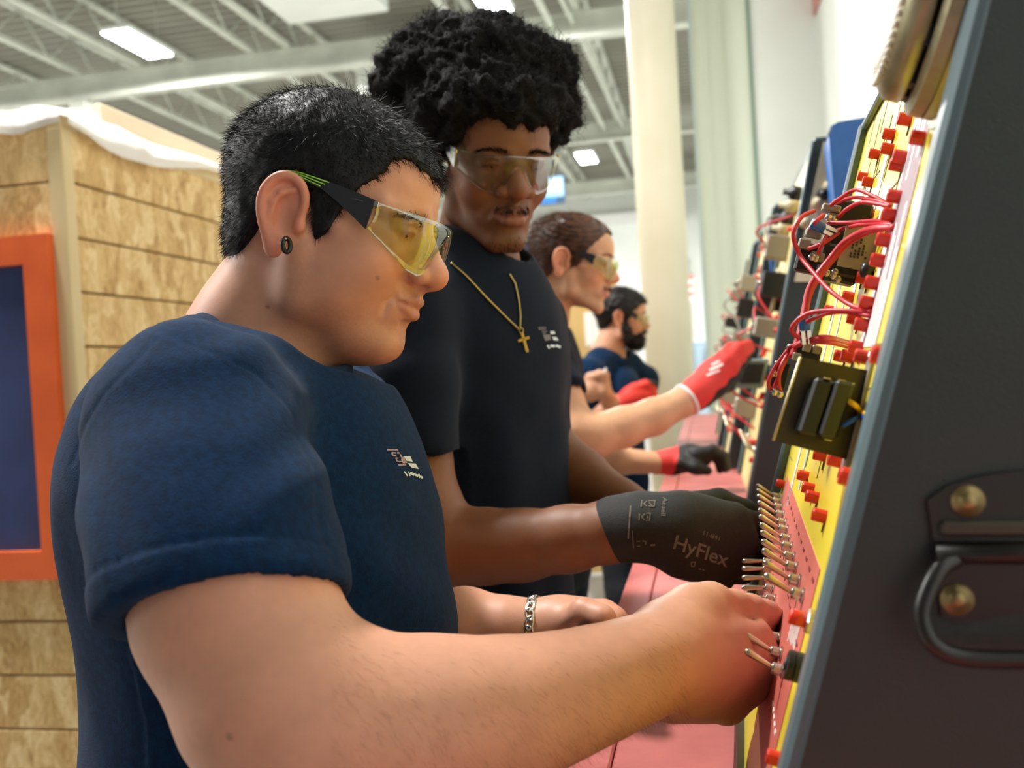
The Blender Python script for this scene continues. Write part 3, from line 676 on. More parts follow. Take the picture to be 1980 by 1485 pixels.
# ------------------------------------------------------------------ implicit-surface modelling for bodies and cloth
def ln(q):
    return np.sqrt(np.einsum('...i,...i->...', q, q))
def smin(a, b, k):
    if k <= 0: return np.minimum(a, b)
    h = np.maximum(k - np.abs(a - b), 0) / k
    return np.minimum(a, b) - h * h * k * .25
def vnoise(p, seed=0):
    """value noise, p (...,3), range about -1..1"""
    i = np.floor(p).astype(np.int64); f = p - i; f = f * f * (3 - 2 * f); out = 0
    def hsh(x, y, z):
        n = (x * 374761393 + y * 668265263 + z * 1274126177 + seed * 974711) & 0x7fffffff
        n = ((n ^ (n >> 13)) * 1274126177) & 0x7fffffff
        return ((n ^ (n >> 16)) & 0xffff) / 32767.5 - 1
    for dx in (0, 1):
        for dy in (0, 1):
            for dz in (0, 1):
                wt = (f[..., 0] if dx else 1 - f[..., 0]) * (f[..., 1] if dy else 1 - f[..., 1]) * (f[..., 2] if dz else 1 - f[..., 2])
                out = out + wt * hsh(i[..., 0] + dx, i[..., 1] + dy, i[..., 2] + dz)
    return out
class SDF:
    def __init__(s): s.ops = []
    def _op(s, fn, c, rad, k, mode): s.ops.append((fn, np.array(c, float), float(rad), k, mode)); return s
    def sph(s, c, r, k=.01, mode='+'):
        c = np.array(c, float); c32 = c.astype(np.float32); return s._op(lambda p: ln(p - c32) - r, c, r, k, mode)
    def ell(s, c, rad, A=None, k=.01, mode='+'):
        c = np.array(c, float); rad = np.array(rad, float); A = np.eye(3) if A is None else np.array(A, float)
        c = c.astype(np.float32); A = A.astype(np.float32); ir = (1 / rad).astype(np.float32); ir2 = ir * ir
        def fn(p):
            q = (p - c) @ A; k0 = ln(q * ir); k1 = ln(q * ir2) + 1e-9
            return k0 * (k0 - 1) / k1
        return s._op(fn, c, rad.max(), k, mode)
    def cone(s, a, b, ra, rb=None, k=.01, mode='+'):
        a = np.array(a, float); b = np.array(b, float); rb = ra if rb is None else rb; ba = b - a; L2 = float(ba @ ba) + 1e-12
        def fn(p):
            q = p - a; t = np.clip((q @ ba) / L2, 0, 1)
            return ln(q - t[..., None] * ba) - (ra + (rb - ra) * t)
        a = a.astype(np.float32); ba = ba.astype(np.float32)
        return s._op(fn, (a + b) / 2, math.sqrt(L2) / 2 + max(ra, rb), k, mode)
    def chain(s, pts, rs, k=.01, mode='+', kin=None, flat=None):
        """polyline of tapered capsules joined as one primitive; flat=(axis,scale) squashes along an axis"""
        pts = [np.array(p, float) for p in pts]; rs = rs if hasattr(rs, '__len__') else [rs] * len(pts)
        if flat is None and mode == '+' and len(pts) < 14 and np.linalg.norm(np.max(pts, axis=0) - np.min(pts, axis=0)) > .05:
            for i in range(len(pts) - 1): s.cone(pts[i], pts[i + 1], rs[i], rs[i + 1], k if i == 0 else (kin if kin is not None else k), '+')
            return s
        S = None
        if flat is not None:
            ax = _n(flat[0]); S = np.eye(3) + (1 / flat[1] - 1) * np.outer(ax, ax); o = pts[0]
        S = None if S is None else S.astype(np.float32); pts = [p.astype(np.float32) for p in pts]
        if S is not None: o = pts[0]
        tp = pts if S is None else [o + S @ (p - o) for p in pts]
        def fn(p):
            if S is not None: p = o + (p - o) @ S
            d = None
            for i in range(len(tp) - 1):
                a, b = tp[i], tp[i + 1]; ba = b - a; L2 = float(ba @ ba) + 1e-12
                t = np.clip(((p - a) @ ba) / L2, 0, 1)
                e = ln(p - a - t[..., None] * ba) - (rs[i] + (rs[i + 1] - rs[i]) * t)
                d = e if d is None else smin(d, e, kin if kin is not None else .004)
            return d if S is None else d * flat[1]
        lo = np.min(pts, axis=0); hi = np.max(pts, axis=0); c = (lo + hi) / 2
        return s._op(fn, c, np.linalg.norm(hi - lo) / 2 + max(rs) * (max(1, 1 if flat is None else 1)), k, mode)
    def disp(s, fn, c, rad): return s._op(fn, c, rad, 0, 'd')
    def half(s, pt, n, k=.003):
        """keep the side n points away from"""
        pt = np.array(pt, float); n = _n(n); return s._op(lambda p: -((p - pt) @ n), pt, 50.0, k, '-')
    def ev(s, pts, ctr=None, br=0.0, far=False):
        pts = pts.astype(np.float32); d = np.full(pts.shape[:-1], 1.0, np.float32)
        for fn, c, rad, k, mode in s.ops:
            if far and mode == 'd': continue
            if ctr is None: sel = slice(None)
            else:
                sel = np.linalg.norm(ctr - c, axis=-1) < rad + br + abs(k) * 1.2 + .022
                if not sel.any(): continue
            q = pts[sel]; x = fn(q)
            if mode == '+': d[sel] = smin(d[sel], x, k)
            elif mode == '-': d[sel] = -smin(-d[sel], x, k)
            elif mode == 'd': d[sel] = d[sel] + x
        return d
    def evc(s, pts, n=60000):
        return np.concatenate([s.ev(pts[i:i + n]) for i in range(0, len(pts), n)])
    def mesh(s, h, pad=.02, bounds=None):
        import time; t0_ = time.time()
        B = 8
        adds = [o for o in s.ops if o[4] == '+']
        lo = np.min([o[1] - o[2] for o in adds], axis=0) - pad; hi = np.max([o[1] + o[2] for o in adds], axis=0) + pad
        if bounds is not None: lo = np.maximum(lo, bounds[0]); hi = np.minimum(hi, bounds[1])
        nb = np.ceil((hi - lo) / (B * h)).astype(int)
        CB = 4; nc = -(-nb // CB); cs = CB * B * h; cr = cs * .5 * math.sqrt(3)
        gc = np.stack(np.meshgrid(*[np.arange(n) for n in nc], indexing='ij'), -1).reshape(-1, 3)
        ctr = lo + (gc + .5) * cs
        gc = gc[np.abs(s.ev(ctr, far=True)) < cr * 1.9 + .02]
        sub = np.stack(np.meshgrid(*[np.arange(CB)] * 3, indexing='ij'), -1).reshape(-1, 3)
        gi = (gc[:, None] * CB + sub[None]); pc = lo + (gi + .5) * B * h; br = B * h * .5 * math.sqrt(3)
        dc = s.ev(pc, lo + (gc + .5) * cs, cr)
        act = gi[np.abs(dc) < br * 2.0 + .006]
        N1, N2_ = int(nb[1] * B + 2), int(nb[2] * B + 2)
        loc = np.stack(np.meshgrid(*[np.arange(B + 1)] * 3, indexing='ij'), -1).reshape(-1, 3)
        K = []; VP = []; CV = []
        corner = np.array([(i, j, k) for i in (0, 1) for j in (0, 1) for k in (0, 1)])
        edges = [(0, 1), (2, 3), (4, 5), (6, 7), (0, 2), (1, 3), (4, 6), (5, 7), (0, 4), (1, 5), (2, 6), (3, 7)]
        for i0 in range(0, len(act), 1200):
            a = act[i0:i0 + 1200]; pts = lo + (a[:, None, :] * B + loc[None]) * h
            v = s.ev(pts, lo + (a + .5) * B * h, br).reshape(-1, B + 1, B + 1, B + 1)
            sg = v < 0; cnt = 0
            for (i, j, k) in corner: cnt = cnt + sg[:, i:i + B, j:j + B, k:k + B].astype(np.int8)
            bi, ci, cj, ck = np.nonzero((cnt > 0) & (cnt < 8))
            if len(bi) == 0: continue
            cv = np.stack([v[bi, ci + i, cj + j, ck + k] for (i, j, k) in corner], -1)
            acc = np.zeros((len(bi), 3)); nn = np.zeros(len(bi))
            for (e0, e1) in edges:
                x0, x1 = cv[:, e0], cv[:, e1]; m_ = (x0 < 0) != (x1 < 0); t = np.where(m_, x0 / (x0 - x1 + 1e-12), 0)
                acc += np.where(m_[:, None], corner[e0] + (corner[e1] - corner[e0]) * t[:, None], 0); nn += m_
            g = a[bi] * B + np.stack([ci, cj, ck], -1)
            VP.append(lo + (g + acc / nn[:, None]) * h); K.append((g[:, 0].astype(np.int64) * N1 + g[:, 1]) * N2_ + g[:, 2]); CV.append(cv[:, [0, 4, 2, 1]])
        VP = np.concatenate(VP); K = np.concatenate(K); CV = np.concatenate(CV)
        o = np.argsort(K); K = K[o]; VP = VP[o]; CV = CV[o]
        def look(k):
            i = np.minimum(np.searchsorted(K, k), len(K) - 1); return np.where(K[i] == k, i, -1)
        sx, sy, sz = N1 * N2_, N2_, 1; quads = []
        me = np.arange(len(K))
        for ax, (d1, d2) in enumerate(((sy, sz), (sz, sx), (sx, sy))):
            m_ = (CV[:, 0] < 0) != (CV[:, ax + 1] < 0); i = me[m_]; k = K[m_]
            q = np.stack([i, look(k - d1), look(k - d1 - d2), look(k - d2)], -1)
            fl = CV[m_, 0] > 0; q[fl] = q[fl][:, ::-1]
            quads.append(q[(q >= 0).all(1)])
        QQ = np.concatenate(quads); e = np.concatenate([QQ[:, [0, 1]], QQ[:, [1, 2]], QQ[:, [2, 3]], QQ[:, [3, 0]]]); e.sort(1); u_ = np.unique(e[:, 0] * len(VP) + e[:, 1], return_counts=True)[1]
        print('MESH %d verts %.1fs open %d' % (len(VP), time.time() - t0_, (u_ == 1).sum())); return VP, QQ
def np_mesh(name, V, Q, m, parent, col=None, smooth=True, label=None):
    org = np.array(parent.location) if (parent is not None and parent.type == 'EMPTY') else (np.array(parent['_org']) if parent is not None else V.mean(0))
    me = bpy.data.meshes.new(name); n = len(Q); w_ = Q.shape[1]
    me.vertices.add(len(V)); me.vertices.foreach_set('co', (V - org).astype(np.float32).ravel())
    me.loops.add(n * w_); me.loops.foreach_set('vertex_index', Q.astype(np.int32).ravel())
    me.polygons.add(n); me.polygons.foreach_set('loop_start', np.arange(0, n * w_, w_, dtype=np.int32)); 
    me.update(calc_edges=True)
    me.polygons.foreach_set('use_smooth', np.full(n, smooth)); me.materials.append(m)
    if col is not None:
        a = me.attributes.new('Col', 'FLOAT_COLOR', 'POINT'); a.data.foreach_set('color', np.concatenate([col, np.ones((len(col), 1))], 1).astype(np.float32).ravel())
    me.update(); o = bpy.data.objects.new(name, me); COL.objects.link(o)
    if parent is None: o.location = Vector(org)
    else: o.parent = parent
    o['_org'] = tuple(float(x) for x in org)
    if label: o['label'] = label
    return o
def smooth_mesh(V, Q, it=1, f=.5):
    e = np.concatenate([Q[:, [0, 1]], Q[:, [1, 2]], Q[:, [2, 3]], Q[:, [3, 0]]])
    for _ in range(it):
        acc = np.zeros_like(V); cnt = np.zeros(len(V))
        for a, b in ((0, 1), (1, 0)):
            for c_ in range(3): acc[:, c_] += np.bincount(e[:, a], V[e[:, b], c_], len(V))
            cnt += np.bincount(e[:, a], minlength=len(V))
        V = V * (1 - f) + f * acc / np.maximum(cnt, 1)[:, None]
    return V
def displace(V, Q, *fns):
    return V - vnormals(V, Q) * sum(f(V) for f in fns)[:, None]
def vnormals(V, Q):
    n = np.cross(V[Q[:, 2]] - V[Q[:, 0]], V[Q[:, 3]] - V[Q[:, 1]]); N = np.zeros_like(V)
    for c_ in range(3):
        for j in range(4): N[:, c_] += np.bincount(Q[:, j], n[:, c_], len(V))
    return N / (np.linalg.norm(N, axis=1)[:, None] + 1e-12)

def frame(yaw, pitch, roll):
    """head axes (right, forward, up): yaw 0 looks along the camera's right, + turns to the camera; pitch + looks down"""
    yaw, pitch, roll = [math.radians(a) for a in (yaw, pitch, roll)]
    f = math.cos(yaw) * CR - math.sin(yaw) * CF
    f2 = math.cos(pitch) * f - math.sin(pitch) * CUP; u2 = math.sin(pitch) * f + math.cos(pitch) * CUP
    r = np.cross(f2, u2); u3 = math.cos(roll) * u2 + math.sin(roll) * r
    return np.array([np.cross(f2, u3), f2, u3]).T
def sstep(a, b, x):
    t = np.clip((x - a) / (b - a), 0, 1); return t * t * (3 - 2 * t)

class Head:
    """a head in millimetres: x = its right, y = forward, z = up, origin midway between the ear canals"""
    def __init__(s, o, axes, sc=1.0, **p):
        s.o = np.array(o, float); s.A = axes; s.s = sc * .001
        s.p = dict(nose_l=0, nose_w=0, nose_tip=0, cheek=0, jaw=0, chin=0, dchin=0, full=0, lips=0, smile=0, open=2.6, neck_a=(0, -22, -40), neck_b=(0, -50, -135), neck_r=58, brow=0, skull=(76, 100, 77), ear=1.0, mouth_z=0); s.p.update(p)
    def W(s, x, y, z): return s.o + s.A @ (np.array([x, y, z], float) * s.s)
    def L(s, pts): return ((pts - s.o) @ s.A) / s.s
    def build(s, S):
        p = s.p; q = s.s; W = s.W; A = s.A
        def E(c, r, k=8, mode='+', tilt=0):
            B = A
            if tilt:
                t = math.radians(tilt); B = A @ np.array([[1, 0, 0], [0, math.cos(t), -math.sin(t)], [0, math.sin(t), math.cos(t)]])
            S.ell(W(*c), np.array(r, float) * q, B, k * q, mode)
        def C(a, b, ra, rb=None, k=8, mode='+'): S.cone(W(*a), W(*b), ra * q, (ra if rb is None else rb) * q, k * q, mode)
        def CH(ps, rs, k=4, mode='+', kin=3): S.chain([W(*a) for a in ps], [r * q for r in rs], k * q, mode, kin * q)
        # skull and face masses
        E((0, -5, 54), p['skull'], 8)
        E((0, 30, 52), (66, 66, 62), 12)
        E((0, 38, -2), (60 + p['cheek'] * .5, 54, 74), 14)
        E((0, 44, -50), (46 + p['jaw'], 46, 40), 14)
        for sx in (1, -1):
            C((sx * (56 + p['jaw']), 6, -8), (sx * (50 + p['jaw']), 14, -55), 13, 14, 14)
            C((sx * (50 + p['jaw']), 14, -56), (sx * 17, 78, -82 - p['chin']), 14, 13, 14)
            E((sx * (38 + p['cheek'] * .4), 58, -12), (25 + p['cheek'], 27 + p['cheek'] * .5, 27 + p['cheek']), 14)     # cheek
            C((sx * 62, 36, 8), (sx * 42, 72, 4), 9, 9, 12)                     # cheekbone
            C((sx * 52, 66, 36), (sx * 14, 87 + p['brow'], 38), 8, 8, 10)         # brow ridge
        E((0, 78, -78 - p['chin']), (21, 17, 17), 12)
        if p['full']:
            for sx in (1, -1): E((sx * 44, 36, -34), (24 + p['full'], 34, 36), 16)
        if p['dchin']: E((0, 44, -82), (38, 40, 14 + p['dchin']), 18)
        E((0, 74, -42), (33, 27, 27), 10)                                       # muzzle
        # eye sockets, lids
        for sx in (1, -1):
            E((sx * 31, 100, 24), (19, 16, 13), 10, '-')
            E((sx * 32, 76, 25), (16, 14.2, 13.2), 5)
            CH([(sx * 18.5, 87, 21), (sx * 25, 90.2, 22), (sx * 33, 90.8, 22), (sx * 41, 87.5, 20.5), (sx * 46, 82, 19)], [1.2, 1.7, 1.7, 1.5, 1.0], 2.5)        # lower lid
            CH([(sx * 18, 87, 24), (sx * 25, 91, 29), (sx * 33, 91.4, 30), (sx * 41, 88, 27.5), (sx * 46.5, 82, 22)], [1.2, 2, 2, 1.8, 1.0], 2.5)     # upper lid
            if p['open'] > 0: CH([(sx * 20, 91, 23), (sx * 27, 94, 25), (sx * 34, 94, 25.2), (sx * 42, 90, 23)], [p['open'] * .5, p['open'], p['open'], p['open'] * .5], 1.2, '-', 2)
        # nose
        nl, nw, nt = p['nose_l'], p['nose_w'], p['nose_tip']
        C((0, 86, 32), (0, 108 + nl * .6, -4), 7.5, 9.5, 9)
        C((0, 80, 26), (0, 100, -8), 13, 15, 10)
        E((0, 110 + nl, -10), (12 + nt, 12 + nt, 10.5 + nt), 7)
        for sx in (1, -1):
            E((sx * (14 + nw), 99 + nl * .4, -13), (8.2 + nw * .3, 11, 9), 5)
            E((sx * (7.5 + nw * .4), 105 + nl * .6, -22.5), (4, 6.5, 3.6), 2.5, '-')
            CH([(sx * (24 + nw), 91 + nl * .3, -8), (sx * (23.5 + nw), 93, -17), (sx * (20 + nw), 96, -22)], [2.0, 2.2, 2.0], 3, '-')     # wing crease
        C((0, 100, -22), (0, 99, -33), 4, 4, 6)
        # lips
        mz = -45 + p['mouth_z']; lp = p['lips']; sm = p['smile']
        for sx in (1, -1):
            CH([(0, 101 + lp * .6, mz + 5.5), (sx * 8, 100.5 + lp * .6, mz + 6.5), (sx * 17, 95.5, mz + 3.5 + sm * .3), (sx * 25, 87.5, mz + .5 + sm)], [4.2 + lp * .6, 4.4 + lp * .6, 3.2, 1.4], 4)
            CH([(0, 99.5 + lp * .7, mz - 6.5), (sx * 9, 98.5 + lp * .7, mz - 6), (sx * 18, 94, mz - 3 + sm * .3), (sx * 25, 87.5, mz - .5 + sm)], [5.2 + lp, 5 + lp, 3.4, 1.4], 4)
            CH([(0, 107 + lp, mz - .2), (sx * 10, 105 + lp, mz + .3), (sx * 18, 99, mz + .2 + sm * .3), (sx * 27, 89.5, mz + sm), (sx * 30, 86, mz + sm * 1.2)], [1.5, 1.5, 1.4, 1.6, 1.0], 1.8, '-', 1)
            CH([(sx * 30, 88, mz + 4 + sm), (sx * 33, 84, mz - 4 + sm), (sx * 33, 82, mz - 10)], [2, 2.4, 1.2], 5, '-')     # fold beside the mouth
        CH([(-12, 95.5, mz - 16), (0, 98.5, mz - 17), (12, 95.5, mz - 16)], [2.2, 3, 2.2], 6, '-')
        # neck
        na, nb, nr = p['neck_a'], p['neck_b'], p['neck_r']
        C(na, nb, nr * .95, nr * 1.08, 30)
    def ears(s, S, sides=(1, -1), yo=0, zo=0):
        q = s.s * s.p['ear']
        for sx in sides:
            def W(f, u, o): return s.o + s.A @ (np.array([sx * (72 + o), -4 + yo + f, 2 + zo + u], float) * s.s * 1.0)
            def CH(ps, rs, k=2.5, mode='+', kin=2): S.chain([W(*a) for a in ps], [r * q for r in rs], k * q, mode, kin * q)
            # back plate
            B = s.A
            S.ell(W(-8, 6, 9), np.array([5, 19, 31]) * q, s.A @ np.array([[math.cos(.45 * sx), -math.sin(.45 * sx), 0], [math.sin(.45 * sx), math.cos(.45 * sx), 0], [0, 0, 1]]), 4 * q)
            S.ell(W(-8, 9, 18), np.array([8, 13.5, 22]) * q, s.A @ np.array([[math.cos(.45 * sx), -math.sin(.45 * sx), 0], [math.sin(.45 * sx), math.cos(.45 * sx), 0], [0, 0, 1]]), 3 * q, '-')
            # helix
            hx = bez([(6, 4, 7), (8, 14, 8), (7, 24, 10), (1, 33, 12), (-9, 36, 14.5), (-18, 32, 17), (-24, 22, 19), (-25.5, 10, 19), (-23, -2, 17), (-18, -13, 14), (-12, -22, 12)], 4)
            CH(hx, list(np.interp(np.linspace(0, 10, len(hx)), range(11), [3, 3.2, 3.4, 3.4, 3.6, 3.6, 3.6, 3.4, 3.2, 3, 4])), 3)
            CH([(-3, 25, 11.5), (-11, 21, 14.5), (-16, 12, 15.5), (-15, 2, 15), (-11, -6, 13), (-5, -11, 11)], [2.0, 2.6, 2.8, 2.8, 2.8, 2.4], 4)      # antihelix
            S.ell(W(-4, 0, 15), np.array([9, 9.5, 13]) * q, s.A, 3 * q, '-')                # concha
            S.ell(W(7.5, -2, 7), np.array([5, 5, 7]) * q, s.A, 4 * q)                # tragus
            S.ell(W(-9, -24, 10.5), np.array([4.6, 8.5, 9.5]) * q, s.A, 5 * q)             # lobe
    def eyeballs(s, person, iris='#2a1a10', gaze=(0, 0)):
        for sx in (1, -1):
            c = s.W(sx * 32, 76.6, 24.6); g = _n(s.A @ np.array([gaze[0], 1, gaze[1]]))
            eb = MB().lathe(c, g, [(-12.6 * s.s * math.cos(a), max(12.6 * s.s * math.sin(a), 1e-5)) for a in np.linspace(0, math.pi, 14)], 18).build('eye', mat('eye_white', '#d9d2c8', .25), person)
            MB().lathe(c + g * 11.9 * s.s, g, [(0, 5.6 * s.s), (.7 * s.s, 5.2 * s.s), (1.1 * s.s, 2.5 * s.s), (1.2 * s.s, .3 * s.s)], 16).build('iris', mat('iris_' + iris, iris, .1), eb)

def ribbons(roots, dirs, lens, width, curl, seed, segs=3, bend=None, wtip=.15):
    """flat tapered hair strands as one quad mesh; bend = extra drift vector per strand"""
    r = np.random.RandomState(seed); n = len(roots); side = np.cross(dirs, r.normal(size=(n, 3))); side /= np.linalg.norm(side, axis=1)[:, None] + 1e-9
    pos = roots.copy(); d = dirs.copy(); rows = []
    for k in range(segs + 1):
        wv = width * (1 - (1 - wtip) * k / segs) * .5
        rows.append((pos - side * wv, pos + side * wv))
        d = d + r.normal(size=(n, 3)) * curl
        if bend is not None: d = d + bend / segs
        d /= np.linalg.norm(d, axis=1)[:, None] + 1e-9
        pos = pos + d * (lens / segs)[:, None]
    V = np.stack([x for rw in rows for x in rw], 1).reshape(-1, 3)
    b = np.arange(n)[:, None] * (2 * (segs + 1)); Q = np.concatenate([b + np.array([[2 * k, 2 * k + 1, 2 * k + 3, 2 * k + 2]]) for k in range(segs)])
    return V, Q
# ------------------------------------------------------------------ shared people parts
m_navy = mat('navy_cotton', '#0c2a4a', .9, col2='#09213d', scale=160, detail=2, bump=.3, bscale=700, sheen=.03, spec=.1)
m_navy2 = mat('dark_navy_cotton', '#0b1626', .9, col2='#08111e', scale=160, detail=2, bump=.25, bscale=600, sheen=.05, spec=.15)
m_jean = mat('dark_trousers', '#151a24', .8, col2='#10141c', scale=120, bump=.2, bscale=500)
def hair_mat(name, c, c2, rough=.42):
    return mat(name, c, rough, col2=c2, scale=60, spec=.3)
def hairline(tab):
    a, z = np.array(tab).T
    return lambda L: np.interp(np.degrees(np.arctan2(np.abs(L[..., 0]), L[..., 1])), a, z)
def hair_cap(H, thick, hl, lumps=0.0, seed=0, extra=None):
    S = SDF(); p = H.p; q = H.s; t = thick
    S.ell(H.W(0, -5, 54), (np.array(p['skull']) + t) * q, H.A, 6 * q)
    S.ell(H.W(0, 30, 54), np.array([66 + t * .8, 66 + t * .7, 62 + t * .9]) * q, H.A, 10 * q)
    S.ell(H.W(0, -38, 0), np.array([60 + t * .4, 50 + t * .5, 66]) * q, H.A, 14 * q)
    for sx in (1, -1): S.ell(H.W(sx * 56, 22, 14), np.array([16 + t * .25, 26, 34]) * q, H.A, 8 * q)
    if extra: extra(S)
    if lumps: S.disp(lambda P_: lumps * q * (vnoise(P_ * 70, seed) + .6 * vnoise(P_ * 150, seed + 1)), H.o, .3)
    def keep(P_):
        L = H.L(P_); return (L[..., 2] - hl(L)) * .7 * q + vnoise(P_ * 260, 5) * 2.0 * q
    S._op(keep, H.o, 1.0, 5 * q, '-'); return S
def skin_paint(V, H, base, lip, stub=None, stub_amt=0.0, red=.06, brows=None, seed=1):
    c = np.tile(np.array(lin(base)[:3]), (len(V), 1)); L = H.L(V); x, y, z = np.abs(L[:, 0]), L[:, 1], L[:, 2]
    n = vnoise(V * 60, seed) * .05 + vnoise(V * 250, seed + 1) * .04; c *= (1 + n)[:, None]
    hd = (z > -110) & (np.linalg.norm(L, axis=1) < 170)
    r = np.exp(-((x - 40) ** 2 / 500 + (y - 75) ** 2 / 900 + (z + 5) ** 2 / 500)) + np.exp(-((x / 14) ** 2 + ((y - 115) / 16) ** 2 + ((z + 12) / 12) ** 2)) + 1.1 * sstep(76, 84, x) * sstep(50, 30, np.abs(z))
    r = np.clip(r, 0, 1) * red * hd
    c = c * (1 + r[:, None] * np.array([1.2, -1.6, -1.8]))
    mz = -45 + H.p['mouth_z']
    w = np.clip(1 - (x / 27) ** 2, 0, 1)
    lm = sstep(1.15, .75, np.abs(z - mz - 0) / (9.5 * np.sqrt(w) + .8)) * (y > 84) * hd * (x < 27)
    c = c * (1 - lm[:, None] * .75) + np.array(lin(lip)[:3]) * lm[:, None] * .75
    if stub is not None:
        s = np.maximum(sstep(-48, -64, z) * sstep(8, 30, y) * .8, sstep(-22, -30, z) * sstep(-40, -36, z) * sstep(28, 20, x) * (y > 80))
        s = np.maximum(s, sstep(-10, -45, z) * sstep(30, 45, x) * sstep(0, 8, y) * sstep(34, 22, y) * .7)
        s = s * hd * stub_amt * (.8 + .5 * vnoise(V * 900, 3)); s = np.clip(s, 0, 1)[:, None]
        c = c * (1 - s) + np.array(lin(stub)[:3]) * s
    return np.clip(c, 0, 1)
def face_hit(H, S, x, z, y0=126, y1=50, m=60):
    ys = np.linspace(y0, y1, m); L = np.stack([np.repeat(x[:, None], m, 1), np.repeat(ys[None], len(x), 0), np.repeat(z[:, None], m, 1)], -1)
    Wp = H.o + (L * H.s) @ H.A.T; d = S.ev(Wp); k = np.argmax(d < 0, axis=1); return Wp[np.arange(len(x)), k]
def moustache(H, person, m, seed, n, tufts=()):
    """short facial hair: upper lip plus optional (x, z, spread x, spread z, count) tufts"""
    r = np.random.RandomState(seed); S = SDF(); H.build(S); mz = H.p['mouth_z']
    x = r.uniform(-25, 25, n); z = -33 + mz + r.normal(size=n) * 2.2 - np.abs(x) * .14
    for (tx, tz, sx, sz, c) in tufts: x = np.concatenate([x, tx + r.normal(size=c) * sx]); z = np.concatenate([z, tz + r.normal(size=c) * sz])
    rt = face_hit(H, S, x, z); d = np.tile(H.A @ _n([0, .5, -.8]), (len(x), 1)) + r.normal(size=(len(x), 3)) * .25; d /= np.linalg.norm(d, axis=1)[:, None]
    V, Q = ribbons(rt, d, r.uniform(.004, .008, len(x)), .0009, .12, seed); o = np_mesh('moustache', V, Q, m, person); o['kind'] = 'stuff'; return o
def brows(H, person, m, seed, n=260, dens=1.0):
    r = np.random.RandomState(seed); R_, D = [], []
    S = SDF(); H.build(S)
    for sx in (1, -1):
        t = r.rand(n); x = sx * (14 + 36 * t); z = (H.p['brow_z'] if 'brow_z' in H.p else 40) + 5 * np.sin(t * 2.4) - 4 * t + r.normal(size=n) * 2.0 * (1 - .5 * t)
        R_.append(face_hit(H, S, x, z)); D.append(np.stack([sx * (.5 + .6 * t), np.full(n, .35), .5 - .8 * t], 1) @ H.A.T)
    R_ = np.concatenate(R_); D = np.concatenate(D); D /= np.linalg.norm(D, axis=1)[:, None]
    V, Q = ribbons(R_, D, r.uniform(5, 9, len(R_)) * H.s, .8 * H.s, .15, seed)
    o = np_mesh('eyebrows', V, Q, m, person); o['kind'] = 'stuff'; return o
